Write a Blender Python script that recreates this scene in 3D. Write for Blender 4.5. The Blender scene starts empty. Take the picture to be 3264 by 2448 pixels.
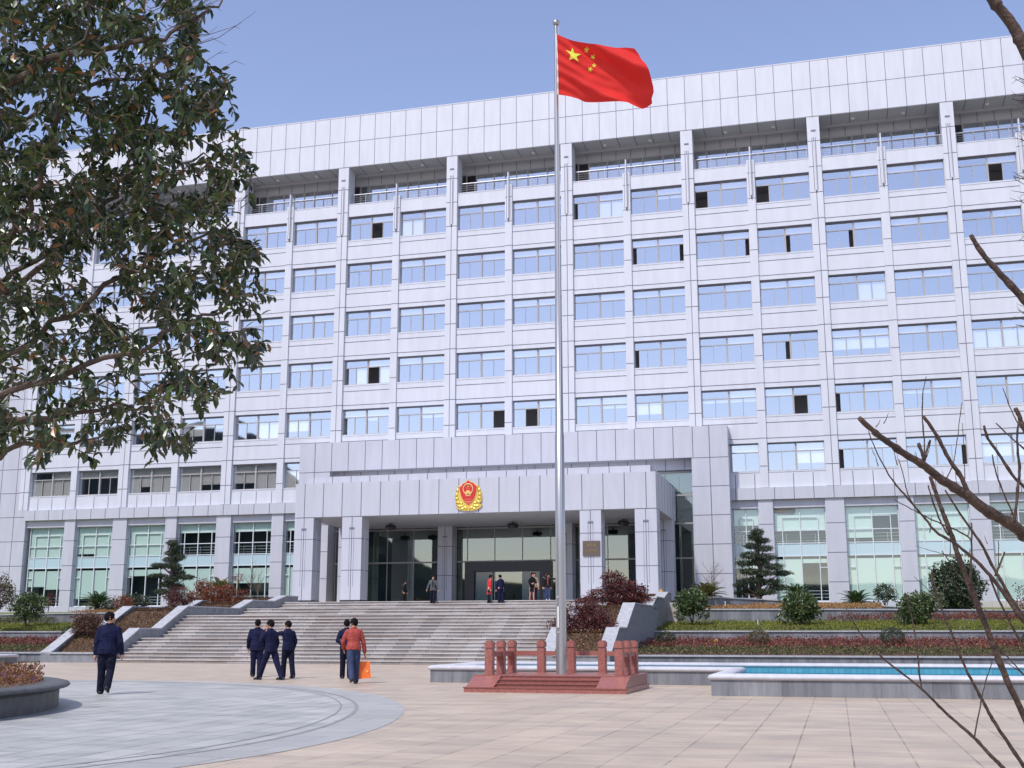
import bpy, math, random
import numpy as np
from mathutils import Vector, Matrix, noise as mnoise
PI = math.pi
rnd = random.Random(7)
SC = bpy.context.scene
COL = SC.collection
SC.unit_settings.scale_length = 1.12

# ------------------------------------------------------------------ camera
CAM = Vector((41.7154, -75.3563, 1.1494)); FPX = 3737.4; PITCH = 0.2106; YAW = -0.2649
cd = bpy.data.cameras.new('camera'); cam = bpy.data.objects.new('camera', cd); COL.objects.link(cam)
cam.location = CAM; cam.rotation_euler = (PI/2+PITCH, 0, -YAW)
cd.sensor_width = 36; cd.lens = 36*FPX/3264; cd.clip_start = 0.1; cd.clip_end = 3000
SC.camera = cam
FW = Vector((math.sin(YAW)*math.cos(PITCH), math.cos(YAW)*math.cos(PITCH), math.sin(PITCH)))
RT = Vector((math.cos(YAW), -math.sin(YAW), 0)); UPV = RT.cross(FW)
def at(u, v, dep):
    "3D point at a distance, from its place in the source photograph"
    return CAM + (FW + RT*((u-1632)/FPX) - UPV*((v-1224)/FPX))*dep

# ------------------------------------------------------------------ light
SUN_AZ = math.radians(21); SUN_EL = math.radians(54)      # sun to the left of the facade's normal
SDIR = Vector((-math.sin(SUN_AZ)*math.cos(SUN_EL), -math.cos(SUN_AZ)*math.cos(SUN_EL), math.sin(SUN_EL)))
w = bpy.data.worlds.new('World'); SC.world = w; w.use_nodes = True
nt = w.node_tree; bg = nt.nodes['Background']
sky = nt.nodes.new('ShaderNodeTexSky'); sky.sky_type = 'NISHITA'; sky.sun_disc = False
sky.sun_elevation = SUN_EL; sky.sun_rotation = PI + SUN_AZ
sky.air_density = 1.0; sky.dust_density = 0.6; sky.ozone_density = 2.0; sky.altitude = 50
hs = nt.nodes.new('ShaderNodeMix'); hs.data_type = 'RGBA'; hs.blend_type = 'MULTIPLY'; hs.inputs[0].default_value = 1
hs.inputs[7].default_value = (1.36, 1.12, 1.13, 1)
nt.links.new(sky.outputs[0], hs.inputs[6]); nt.links.new(hs.outputs[2], bg.inputs[0]); bg.inputs[1].default_value = 0.15
sd = bpy.data.lights.new('sun', 'SUN'); sun = bpy.data.objects.new('sun', sd); COL.objects.link(sun)
sd.energy = 2.7; sd.angle = math.radians(3); sd.color = (1.0, 0.965, 0.92)
sun.rotation_euler = SDIR.to_track_quat('Z', 'Y').to_euler(); sun.location = (0, -60, 60)
SC.view_settings.view_transform = 'Standard'; SC.view_settings.look = 'None'
SC.view_settings.gamma = 1; SC.view_settings.exposure = 0.38

# ------------------------------------------------------------------ materials
MATS = {}
def nodes(m): return m.node_tree.nodes, m.node_tree.links
def mat(name, col, rough=.6, metal=0, noise=0.0, nscale=3, island=0.0, spec=.5, col2=None, bump=0, bscale=40, trans=0, stretch=None):
    m = bpy.data.materials.new(name); m.use_nodes = True; N, L = nodes(m); b = N['Principled BSDF']
    b.inputs['Roughness'].default_value = rough; b.inputs['Metallic'].default_value = metal
    b.inputs['Specular IOR Level'].default_value = spec
    c = (*col, 1); b.inputs['Base Color'].default_value = c
    cur = None
    tc = N.new('ShaderNodeTexCoord'); mp = N.new('ShaderNodeMapping'); L.new(tc.outputs['Object'], mp.inputs[0])
    if stretch: mp.inputs['Scale'].default_value = stretch
    if noise or col2:
        nz = N.new('ShaderNodeTexNoise'); nz.inputs['Scale'].default_value = nscale; nz.inputs['Detail'].default_value = 5
        L.new(mp.outputs[0], nz.inputs['Vector'])
        r = N.new('ShaderNodeMapRange'); L.new(nz.outputs['Fac'], r.inputs[0]); r.inputs[1].default_value = .3; r.inputs[2].default_value = .7
        mx = N.new('ShaderNodeMix'); mx.data_type = 'RGBA'; L.new(r.outputs[0], mx.inputs[0])
        if col2: mx.inputs[6].default_value = c; mx.inputs[7].default_value = (*col2, 1)
        else:
            mx.inputs[6].default_value = tuple(x*(1-noise) for x in col)+(1,); mx.inputs[7].default_value = tuple(min(1, x*(1+noise)) for x in col)+(1,)
        cur = mx.outputs[2]
    if island:
        g = N.new('ShaderNodeNewGeometry'); r2 = N.new('ShaderNodeMapRange'); L.new(g.outputs['Random Per Island'], r2.inputs[0])
        r2.inputs[3].default_value = 1-island; r2.inputs[4].default_value = 1+island
        mx2 = N.new('ShaderNodeVectorMath'); mx2.operation = 'SCALE'
        if cur: L.new(cur, mx2.inputs[0])
        else: mx2.inputs[0].default_value = col
        L.new(r2.outputs[0], mx2.inputs[3]); cur = mx2.outputs[0]
    if cur: L.new(cur, b.inputs['Base Color'])
    if bump:
        nb = N.new('ShaderNodeTexNoise'); nb.inputs['Scale'].default_value = bscale; nb.inputs['Detail'].default_value = 4; L.new(mp.outputs[0], nb.inputs['Vector'])
        bp = N.new('ShaderNodeBump'); bp.inputs['Strength'].default_value = bump; bp.inputs['Distance'].default_value = .02 if bscale > 10 else .06
        L.new(nb.outputs['Fac'], bp.inputs['Height']); L.new(bp.outputs[0], b.inputs['Normal'])
    if trans:
        out = N['Material Output']; tr = N.new('ShaderNodeBsdfTranslucent'); ms = N.new('ShaderNodeMixShader'); ms.inputs[0].default_value = trans
        if cur: L.new(cur, tr.inputs[0])
        else: tr.inputs[0].default_value = c
        L.new(b.outputs[0], ms.inputs[1]); L.new(tr.outputs[0], ms.inputs[2]); L.new(ms.outputs[0], out.inputs[0])
    MATS[name] = m; return m
def leafmat(name, stops, rough=.45, trans=.25, spec=.5):
    m = bpy.data.materials.new(name); m.use_nodes = True; N, L = nodes(m); b = N['Principled BSDF']
    g = N.new('ShaderNodeNewGeometry'); cr = N.new('ShaderNodeValToRGB'); L.new(g.outputs['Random Per Island'], cr.inputs[0])
    e = cr.color_ramp.elements
    while len(e) < len(stops): e.new(.5)
    for i, (p, c) in enumerate(stops): e[i].position = p; e[i].color = (*c, 1)
    L.new(cr.outputs[0], b.inputs['Base Color']); b.inputs['Roughness'].default_value = rough; b.inputs['Specular IOR Level'].default_value = spec
    out = N['Material Output']; tr = N.new('ShaderNodeBsdfTranslucent'); ms = N.new('ShaderNodeMixShader'); ms.inputs[0].default_value = trans
    L.new(cr.outputs[0], tr.inputs[0]); L.new(b.outputs[0], ms.inputs[1]); L.new(tr.outputs[0], ms.inputs[2]); L.new(ms.outputs[0], out.inputs[0])
    MATS[name] = m; return m
def brickmat(name, c1, c2, mortar, bw, bh, msize=.012, rot=0, rough=.6, blot=None, axes='XY', offset=.5, bump=.0, bl=.5, spec=.4, blscale=.25, stretch=None):
    m = bpy.data.materials.new(name); m.use_nodes = True; N, L = nodes(m); b = N['Principled BSDF']
    tc = N.new('ShaderNodeTexCoord'); vec = tc.outputs['Object']
    if axes != 'XY':
        sx = N.new('ShaderNodeSeparateXYZ'); cx = N.new('ShaderNodeCombineXYZ'); L.new(vec, sx.inputs[0])
        L.new(sx.outputs['XYZ'.index(axes[0])], cx.inputs[0]); L.new(sx.outputs['XYZ'.index(axes[1])], cx.inputs[1]); vec = cx.outputs[0]
    mp = N.new('ShaderNodeMapping'); mp.inputs['Rotation'].default_value = (0, 0, rot); L.new(vec, mp.inputs[0])
    br = N.new('ShaderNodeTexBrick'); L.new(mp.outputs[0], br.inputs['Vector'])
    br.inputs['Scale'].default_value = 1; br.inputs['Brick Width'].default_value = bw; br.inputs['Row Height'].default_value = bh
    br.inputs['Mortar Size'].default_value = msize; br.inputs['Color1'].default_value = (*c1, 1); br.inputs['Color2'].default_value = (*c2, 1)
    br.inputs['Mortar'].default_value = (*mortar, 1); br.offset = offset; br.inputs['Mortar Smooth'].default_value = .2
    cur = br.outputs['Color']
    for sc_, amt, colr in ((blscale, bl, blot), (6, .25, blot), (.33, .45, tuple(x*.62 for x in (blot or (1, 1, 1))))):
        if not blot: break
        mp2 = N.new('ShaderNodeMapping'); L.new(tc.outputs['Object'], mp2.inputs[0])
        if stretch: mp2.inputs['Scale'].default_value = stretch
        nz = N.new('ShaderNodeTexNoise'); nz.inputs['Scale'].default_value = sc_; nz.inputs['Detail'].default_value = 6; nz.inputs['Roughness'].default_value = .65; L.new(mp2.outputs[0], nz.inputs['Vector'])
        r = N.new('ShaderNodeMapRange'); L.new(nz.outputs['Fac'], r.inputs[0]); r.inputs[1].default_value = .42; r.inputs[2].default_value = .72; r.inputs[4].default_value = amt
        mx = N.new('ShaderNodeMix'); mx.data_type = 'RGBA'; L.new(r.outputs[0], mx.inputs[0]); L.new(cur, mx.inputs[6]); mx.inputs[7].default_value = (*colr, 1); cur = mx.outputs[2]
    L.new(cur, b.inputs['Base Color']); b.inputs['Roughness'].default_value = rough; b.inputs['Specular IOR Level'].default_value = spec
    MATS[name] = m; return m

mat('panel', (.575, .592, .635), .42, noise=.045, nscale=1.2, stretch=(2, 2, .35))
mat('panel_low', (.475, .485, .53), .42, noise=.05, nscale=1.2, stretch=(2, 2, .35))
mat('joint_and_shade', (.13, .13, .17), .8)
mat('seam', (.25, .255, .25), .8)
mat('groove', (.20, .20, .25), .7)
mat('ceiling', (.42, .43, .45), .5)
mat('lamp_white', (.75, .75, .72), .4)
mat('frame_tan', (.36, .34, .33), .4)
mat('frame_white', (.62, .66, .68), .4)
mat('rail', (.42, .43, .46), .35, metal=.6)
mat('interior', (.34, .34, .36), .9)
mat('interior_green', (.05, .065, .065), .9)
mat('blind', (.80, .78, .72), .8)
mat('blind_green', (.60, .68, .645), .8)
mat('black_stone', (.025, .025, .03), .25)
mat('portal_black', (.018, .017, .024), .35)
def glassmat(name, tint, refl_tint, fac, rough=.02):
    m = bpy.data.materials.new(name); m.use_nodes = True; N, L = nodes(m); N.remove(N['Principled BSDF'])
    out = N['Material Output']; t = N.new('ShaderNodeBsdfTransparent'); g = N.new('ShaderNodeBsdfGlossy'); ms = N.new('ShaderNodeMixShader')
    t.inputs[0].default_value = (*tint, 1); g.inputs[0].default_value = (*refl_tint, 1); g.inputs[1].default_value = rough; ms.inputs[0].default_value = fac
    L.new(t.outputs[0], ms.inputs[1]); L.new(g.outputs[0], ms.inputs[2]); L.new(ms.outputs[0], out.inputs[0])
    MATS[name] = m
glassmat('glass', (.95, .96, .97), (.86, .94, 1.0), .52)
glassmat('glass_tall', (.88, .96, .93), (.75, .85, .85), .16)
glassmat('glass_entrance', (.55, .65, .62), (.60, .68, .65), .30)
mat('spandrel_glass', (.42, .56, .60), .12, spec=.8)
mat('door_glass', (.10, .17, .19), .08, spec=.8)
def mural():
    m = mat('lobby_mural', (.28, .30, .24), .8, col2=(.07, .09, .08), nscale=.7, stretch=(2.2, 1, .8)); return m
mural()
mat('gold', (.80, .56, .12), .28, metal=.85)
mat('gold_paint', (.75, .48, .16), .4)
mat('plaque_gold', (.30, .21, .09), .5)
mat('emblem_red', (.55, .02, .02), .4)
mat('brass', (.13, .10, .075), .4, metal=.3)
mat('flag_red', (.80, .030, .022), .75, trans=.3)
mat('flag_yellow', (.72, .70, .06), .7)
mat('steel', (.42, .41, .39), .36, metal=.85, noise=.06, nscale=2, stretch=(1, 1, .15))
mat('red_granite', (.30, .105, .082), .32, noise=.30, nscale=30, spec=.5)
mat('red_granite_step', (.24, .075, .055), .4, noise=.30, nscale=30)
mat('grey_stone', (.20, .21, .225), .6, noise=.22, nscale=4, bump=.1)
mat('planter_stone', (.075, .078, .08), .55, noise=.3, nscale=5, bump=.1)
mat('grey_stone_cap', (.37, .38, .395), .65, noise=.16, nscale=6)
mat('white_stone', (.54, .535, .56), .55, noise=.10, nscale=5)
brickmat('granite_wall', (.095, .10, .115), (.15, .155, .17), (.06, .06, .07), .9, .6, .008, axes='XZ', blot=(.34, .35, .36), bl=.6, blscale=.9, stretch=(3.0, 1, .35))
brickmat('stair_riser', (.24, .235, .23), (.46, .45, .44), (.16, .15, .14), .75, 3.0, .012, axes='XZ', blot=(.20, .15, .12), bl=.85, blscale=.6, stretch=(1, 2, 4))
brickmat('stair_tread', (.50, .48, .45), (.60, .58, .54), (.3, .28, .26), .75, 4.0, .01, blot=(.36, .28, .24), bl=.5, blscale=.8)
brickmat('paving', (.47, .375, .28), (.36, .295, .235), (.12, .09, .06), .55, .62, .009, rot=0, blot=(.60, .49, .36), bl=.95, blscale=1.1, rough=.45, offset=0, stretch=(.8, 1.6, 1))
brickmat('paving_grey', (.27, .275, .26), (.42, .415, .38), (.12, .125, .13), .9, .40, .018, rot=math.radians(86), blot=(.56, .55, .51), bl=.75, blscale=.9, rough=.45, stretch=(.8, 1.6, 1))
brickmat('paving_band', (.33, .325, .30), (.40, .395, .365), (.2, .2, .22), 1.2, .6, .015, blot=(.45, .45, .45), bl=.5)
brickmat('blue_tile', (.07, .27, .36), (.10, .33, .42), (.05, .18, .24), .15, .15, .008, axes='XZ', offset=0, rough=.2)
brickmat('blue_floor', (.06, .28, .36), (.08, .33, .41), (.05, .2, .27), .3, .3, .01, offset=0, rough=.3)
mat('ground_soil', (.16, .11, .07), .9, noise=.3, nscale=2)
mat('bed_green', (.05, .055, .025), .9, noise=.3, nscale=4)
mat('bed_red', (.09, .035, .03), .9, noise=.3, nscale=4)
mat('bed_lawn', (.13, .15, .03), .9, noise=.3, nscale=4)
mat('bed_orange', (.10, .06, .03), .9, noise=.3, nscale=4)
mat('asphalt', (.30, .29, .27), .9, noise=.15, nscale=2)
mat('hill', (.018, .03, .03), 1, noise=.5, nscale=.05)
leafmat('leaf_dark', [(0, (.014, .034, .014)), (.4, (.034, .060, .018)), (.75, (.075, .105, .028)), (.955, (.05, .085, .025)), (.965, (.22, .09, .03)), (1, (.35, .19, .08))], .28, .18, .7)
leafmat('leaf_camellia', [(0, (.035, .06, .02)), (.5, (.06, .10, .03)), (1, (.13, .17, .05))], .4, .15)
leafmat('leaf_pine', [(0, (.018, .035, .018)), (.6, (.035, .055, .025)), (1, (.08, .10, .035))], .6, .1)
leafmat('leaf_cycad', [(0, (.02, .05, .02)), (.7, (.05, .10, .035)), (1, (.20, .24, .07))], .4, .15)
leafmat('leaf_cycad_dry', [(0, (.06, .08, .02)), (.6, (.16, .17, .05)), (1, (.30, .22, .09))], .5, .15)
leafmat('leaf_maple', [(0, (.045, .012, .014)), (.6, (.11, .028, .028)), (1, (.20, .06, .04))], .6, .2)
leafmat('leaf_rust', [(0, (.10, .035, .02)), (.6, (.22, .07, .035)), (1, (.38, .15, .07))], .6, .25)
leafmat('leaf_brown', [(0, (.05, .03, .025)), (.6, (.12, .06, .04)), (1, (.22, .12, .07))], .7, .2)
leafmat('leaf_shrub', [(0, (.015, .03, .015)), (.6, (.03, .05, .02)), (1, (.07, .09, .03))], .5, .1)
leafmat('leaf_olive', [(0, (.06, .05, .02)), (.6, (.11, .09, .04)), (1, (.17, .13, .06))], .6, .1)
leafmat('hedge_red', [(0, (.06, .018, .015)), (.5, (.16, .04, .03)), (.9, (.24, .075, .045)), (1, (.30, .18, .08))], .7, .15)
leafmat('hedge_green', [(0, (.035, .045, .015)), (.5, (.075, .085, .025)), (.9, (.13, .12, .035)), (1, (.30, .24, .10))], .7, .15)
leafmat('grass_lawn', [(0, (.10, .115, .018)), (.5, (.17, .19, .025)), (1, (.28, .28, .05))], .7, .3)
leafmat('grass_orange', [(0, (.20, .10, .035)), (.5, (.34, .18, .07)), (1, (.50, .31, .12))], .8, .2)
leafmat('slope_brown', [(0, (.05, .03, .012)), (.3, (.04, .045, .015)), (.5, (.11, .04, .02)), (.95, (.18, .07, .03)), (1, (.6, .5, .4))], .8, .2)
leafmat('planter_flower', [(0, (.10, .05, .02)), (.45, (.26, .09, .03)), (.8, (.20, .13, .04)), (1, (.22, .08, .20))], .7, .2)
mat('bark', (.085, .062, .045), .85, noise=.45, nscale=14, bump=.6, bscale=25, stretch=(1, 1, 1))
mat('bark_twig', (.16, .12, .085), .85, noise=.35, nscale=30)
mat('bark_right', (.070, .044, .032), .75, noise=.5, nscale=22, bump=.7, bscale=60)
mat('cloth_navy', (.005, .007, .034), .85, noise=.25, nscale=5, spec=.25, bump=1.0, bscale=9)
mat('cloth_navy_dark', (.004, .005, .018), .85, noise=.2, nscale=5, spec=.25, bump=1.0, bscale=9)
mat('cloth_black', (.008, .008, .01), .85, spec=.25, bump=1.0, bscale=9)
mat('cloth_grey', (.07, .075, .09), .8, noise=.15, nscale=8, bump=1.0, bscale=9)
mat('cloth_rust', (.33, .045, .03), .7, noise=.12, nscale=7, bump=1.0, bscale=9)
mat('cloth_red', (.55, .012, .02), .7, noise=.08, nscale=7, bump=1.0, bscale=9)
mat('cloth_beige', (.34, .26, .16), .8)
mat('cloth_denim', (.025, .04, .10), .8, noise=.2, nscale=6, bump=1.0, bscale=9)
mat('cloth_lilac', (.35, .33, .55), .8)
mat('skin', (.50, .25, .16), .55)
mat('hair', (.006, .005, .006), .85, spec=.15)
mat('shoe', (.010, .009, .010), .35)
mat('shoe_white', (.7, .7, .72), .5)
mat('shoe_red', (.3, .02, .03), .4)
mat('bag_orange', (.85, .16, .015), .45, noise=.06, nscale=10)
mat('bag_mark', (.85, .75, .35), .5)
mat('yellow_plastic', (.75, .48, .03), .4)
mat('wood_tan', (.42, .33, .15), .6)

# ------------------------------------------------------------------ mesh helpers
ORG = {}
class MB:
    def __init__(s): s.v = []; s.f = []; s.m = []
    def add(s, vs, fs, m=0):
        b = len(s.v); s.v.extend([tuple(x) for x in vs]); s.f.extend([tuple(b+i for i in f) for f in fs]); s.m.extend([m]*len(fs)); return s
    def box(s, x0, x1, y0, y1, z0, z1, m=0):
        return s.add([(x0,y0,z0),(x1,y0,z0),(x1,y1,z0),(x0,y1,z0),(x0,y0,z1),(x1,y0,z1),(x1,y1,z1),(x0,y1,z1)],
                     [(0,3,2,1),(4,5,6,7),(0,1,5,4),(1,2,6,5),(2,3,7,6),(3,0,4,7)], m)
    def prism(s, poly, axis, a, b, m=0):
        "poly: list of 2D points; extruded along axis from a to b"
        def P(p, t): return {'X': (t, p[0], p[1]), 'Y': (p[0], t, p[1]), 'Z': (p[0], p[1], t)}[axis]
        n = len(poly); vs = [P(p, a) for p in poly]+[P(p, b) for p in poly]
        fs = [tuple(range(n)), tuple(range(2*n-1, n-1, -1))]+[(i, i+n, (i+1) % n+n, (i+1) % n) for i in range(n)]
        return s.add(vs, fs, m)
    def tube(s, pts, rad, n=8, m=0, cap=True, sq=None):
        pts = [Vector(p) for p in pts]; k = len(pts)
        if not hasattr(rad, '__len__'): rad = [rad]*k
        ref = Vector((0, 0, 1)); vs = []
        t0 = (pts[1]-pts[0]).normalized()
        if abs(t0.z) > .9: ref = Vector((1, 0, 0))
        u = t0.cross(ref).normalized()
        for i, p in enumerate(pts):
            t = (pts[min(i+1, k-1)]-pts[max(i-1, 0)]).normalized()
            u = (u-t*u.dot(t)).normalized(); v = t.cross(u)
            r = rad[i]; ru, rv = (r, r) if not hasattr(r, '__len__') else r
            for j in range(n):
                a = 2*PI*j/n; vs.append(p+u*math.cos(a)*ru+v*math.sin(a)*rv)
        fs = [(i*n+j, i*n+(j+1) % n, (i+1)*n+(j+1) % n, (i+1)*n+j) for i in range(k-1) for j in range(n)]
        if cap: fs += [tuple(range(n-1, -1, -1)), tuple((k-1)*n+j for j in range(n))]
        return s.add(vs, fs, m)
    def ell(s, c, r, nu=12, nv=8, m=0, rot=None):
        vs = []; fs = []
        for i in range(nv+1):
            th = PI*i/nv
            for j in range(nu):
                a = 2*PI*j/nu; p = Vector((r[0]*math.sin(th)*math.cos(a), r[1]*math.sin(th)*math.sin(a), r[2]*math.cos(th)))
                if rot: p = rot @ p
                vs.append(Vector(c)+p)
        for i in range(nv):
            for j in range(nu): fs.append((i*nu+j, (i+1)*nu+j, (i+1)*nu+(j+1) % nu, i*nu+(j+1) % nu))
        return s.add(vs, fs, m)
    def lathe(s, c, prof, n=24, m=0):
        vs = [(c[0]+r*math.cos(2*PI*j/n), c[1]+r*math.sin(2*PI*j/n), c[2]+z) for r, z in prof for j in range(n)]
        fs = [(i*n+j, i*n+(j+1) % n, (i+1)*n+(j+1) % n, (i+1)*n+j) for i in range(len(prof)-1) for j in range(n)]
        return s.add(vs, fs, m)
    def sweep(s, path, prof, closed=False, m=0):
        "path: xyz points, prof: (offset to the left of travel, z) loop"
        n = len(path); k = len(prof); vs = []
        for i, p in enumerate(path):
            p = Vector(p)
            def d(a, b):
                q = Vector(path[b % n])-Vector(path[a % n]); q.z = 0; return q.normalized()
            if closed: d0, d1 = d(i-1, i), d(i, i+1)
            else: d0 = d(i-1, i) if i else d(0, 1); d1 = d(i, i+1) if i < n-1 else d0
            nn = Vector((-d0.y-d1.y, d0.x+d1.x, 0)).normalized(); sc = 1/max(.3, nn.dot(Vector((-d0.y, d0.x, 0))))
            for o, z in prof: vs.append(p+nn*o*sc+Vector((0, 0, z)))
        fs = []
        for i in range(n if closed else n-1):
            for j in range(k): a, b = i*k, ((i+1) % n)*k; fs.append((a+j, a+(j+1) % k, b+(j+1) % k, b+j))
        if not closed: fs += [tuple(range(k-1, -1, -1)), tuple((n-1)*k+j for j in range(k))]
        return s.add(vs, fs, m)
    def leaves(s, P, D, Nn, Ln, Wd, m=0):
        "vectorised rhombic leaves"
        P = np.asarray(P, float); D = np.asarray(D, float); Nn = np.asarray(Nn, float)
        D /= np.linalg.norm(D, axis=1)[:, None]+1e-9
        S_ = np.cross(D, Nn); S_ /= np.linalg.norm(S_, axis=1)[:, None]+1e-9
        Ln = np.broadcast_to(Ln, (len(P),))[:, None]; Wd = np.broadcast_to(Wd, (len(P),))[:, None]
        V = np.stack([P, P+D*Ln*.5+S_*Wd*.5, P+D*Ln, P+D*Ln*.5-S_*Wd*.5], 1).reshape(-1, 3)
        b = len(s.v); s.v.extend(map(tuple, V.tolist())); n = len(P)
        s.f.extend([(b+4*i, b+4*i+1, b+4*i+2, b+4*i+3) for i in range(n)]); s.m.extend([m]*n); return s
    def build(s, name, mats, parent=None, smooth=False, origin=None, link=True):
        me = bpy.data.meshes.new(name)
        o_ = Vector(origin) if origin is not None else (ORG.get(parent.name, Vector((0, 0, 0))) if parent else Vector((0, 0, 0)))
        if s.v:
            V = np.array(s.v, dtype=float)-np.array(o_)[None, :]
            me.from_pydata(V.tolist(), [], s.f)
            if isinstance(mats, str): mats = [mats]
            for q in mats: me.materials.append(MATS[q])
            if len(mats) > 1: me.polygons.foreach_set('material_index', s.m)
            if smooth: me.polygons.foreach_set('use_smooth', [True]*len(me.polygons))
        me.update(); ob = bpy.data.objects.new(name, me); COL.objects.link(ob)
        if parent: ob.parent = parent
        elif origin is not None: ob.location = o_
        ORG[ob.name] = o_; return ob
def tag(o, label=None, cat=None, group=None, kind=None):
    if label: o['label'] = label
    if cat: o['category'] = cat
    if group: o['group'] = group
    if kind: o['kind'] = kind
    return o
def thing(name, label, cat, loc, group=None):
    o = bpy.data.objects.new(name, None); COL.objects.link(o); o.location = loc; o.empty_display_size = .2
    ORG[o.name] = Vector(loc); return tag(o, label, cat, group)
def inst(name, me, parent, loc=(0, 0, 0)):
    o = bpy.data.objects.new(name, me); COL.objects.link(o); o.parent = parent; o.location = loc; return o
def R(a, b): return rnd.uniform(a, b)
def mir(x): return 42-x

# ------------------------------------------------------------------ ground
def sheet(name, poly, z, m, kind='structure'):
    mb = MB(); n = len(poly); mb.add([(x, y, z) for x, y in poly], [tuple(range(n))]); return tag(mb.build(name, m), kind=kind)
sheet('ground', [(-900, -900), (900, -900), (900, 900), (-900, 900)], -.03, 'asphalt')
sheet('plaza_paving', [(-60, -120), (110, -120), (110, -29.9), (-60, -29.9)], 0, 'paving')
DC = (23.2, -62.0)
RTAB = [(-180, 13.3), (-60, 13.3), (-16.5, 13.4), (-9.4, 13.28), (-2, 13.1), (6.4, 12.85), (16.8, 12.72), (27.4, 12.75), (37.9, 12.95), (55.5, 13.6), (71.7, 14.1), (83, 14.2), (92, 13.9), (130, 13.5), (180, 13.3)]
def rdisc(a): return sum(float(np.interp((math.degrees(a)+d+180) % 360-180, [p[0] for p in RTAB], [p[1] for p in RTAB])) for d in (-8, -4, 0, 4, 8))/5
mb = MB(); n = 180
def rpt(j, dr, z): a = 2*PI*j/n; r = rdisc(a)-dr; return (DC[0]+r*math.cos(a), DC[1]+r*math.sin(a), z)
mb.add([rpt(j, .72, .004) for j in range(n)], [tuple(range(n))], 0)
for d0, d1, z, mi in ((.72, 0, .004, 1), (.78, .72, .007, 2), (1.02, .985, .007, 2)):
    mb.add([rpt(j, d, z) for j in range(n) for d in (d0, d1)], [(2*j, 2*j+1, (2*j+3) % (2*n), (2*j+2) % (2*n)) for j in range(n)], mi)
tag(mb.build('grey_round_paving', ['paving_grey', 'paving_band', 'seam']), kind='structure')

# hills behind the photographer (seen only as reflections in the glass)
mb = MB(); vs = []; fs = []; NX = 90
for i in range(NX):
    a = PI*(.95*i/(NX-1)+.025); x = 21+420*math.cos(a); y = -70-380*math.sin(a)
    sx_ = max(0., min(1., (-100-x)/110)); h = 24+72*sx_*sx_*(3-2*sx_)+16*mnoise.noise(Vector((i*.16, 3, 0)))+5*mnoise.noise(Vector((i*.7, 9, 0)))
    for k, t in enumerate((1, .72, .4, 0)):
        vs.append((21+(x-21)*(1+.25*(1-k/3)*.6), y-30*(3-k)/3, max(0, h*(t if k else 1))))
for i in range(NX-1):
    for k in range(3): fs.append((i*4+k, i*4+k+1, (i+1)*4+k+1, (i+1)*4+k))
mb.add(vs, fs); tag(mb.build('hills', 'hill'), kind='structure')

# ------------------------------------------------------------------ office building
B = thing('office_building', 'long white panelled office block of eight storeys above the stairs', 'building', (21, 2, 2.9))
XL, XR = -16.8, 58.8; FL = 3.594; T0 = 31.08
ZLAND = 2.9
# spandrel wall
for i in range(-2, 7):                     # bays between wide pilasters, two windows each
    for h in range(2):
        xa = 8.4*i+4.2*h+(.4 if h == 0 else .25); xb = 8.4*i+4.2*(h+1)-(.25 if h == 0 else .4); mb = MB()
        for k in range(6):
            zb = T0-FL*k-1.84; zt = (T0-FL*(k+1)) if k < 5 else 10.15
            if k == 5:
                mb.box(xa, xb, .14, .9, 10.15, zb)
                nx = 3
                for q in range(1, 3+1):
                    xx = 8.4*i+4.2*h+1.2*q+(0 if h == 0 else .6)
                    if xa+.1 < xx < xb-.1: mb.box(xx-.022, xx+.022, .136, .14, 10.15, zb-.15, 1)
                mb.box(xa, xb, .115, .14, zb-.06, zb+.001, 0)
            else:
                mb.box(xa, xb, .14, .9, zt, zb)
                mb.box(xa, xb, .12, .139, zb-.09, zb+.004, 0)
                for zj in (zb-.46, zt+.29): mb.box(xa, xb, .132, .141, zj-.022, zj+.022, 1)
        mb.box(xa, xa+.03, .16, .62, 10.2, 32.0); mb.box(xb-.03, xb, .16, .62, 10.2, 32.0)
        for k in range(6): mb.box(xa+.03, xb-.03, .17, .36, T0-FL*k-.055, T0-FL*k+.001 if False else T0-FL*k-.002, 1)  # dark strip under each lintel, painted in for the shadow at the window head
        # parapet above the top windows
        mb.box(xa, xb, .14, .9, T0, 32.02); mb.box(xa, xb, .12, .95, 32.0, 32.06)
        mb.build('wall_panels', ['panel', 'joint_and_shade'], B)
# core behind the glass
mb = MB(); mb.box(-16.7, 58.7, 3.2, 18, 3, 31.1); mb.box(-16.7, 58.7, .95, 3.2, 31.0, 31.15); mb.box(-32, 60, 18, 18.4, 0, 38.6)
for k in range(7): mb.box(-16.7, 58.7, .92, 3.2, T0-FL*k+.06, T0-FL*k+.30)
mb.box(-16.7, 58.7, .92, 3.2, 9.2, 9.6)
mb.build('interior_wall', 'interior', B)
# roof fascia with panel joints
mb = MB(); x0, x1 = -32.4, 60.4
mb.box(x0, x1, -.02, 1.6, 34.92, 38.9); mb.box(x0, x1, 1.6, 18.6, 36.6, 38.6, 0)
x = -32.4
while x < 60.4:
    mb.box(x-.017, x+.017, -.026, -.02, 34.92, 38.9, 1); x += 1.2
mb.box(x0, x1, -.026, -.021, 36.89, 36.925, 1)
mb.box(x0, x1, -.04, 1.62, 38.9, 38.97, 0)
mb.build('roof_fascia', ['panel', 'joint_and_shade'], B)
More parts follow.
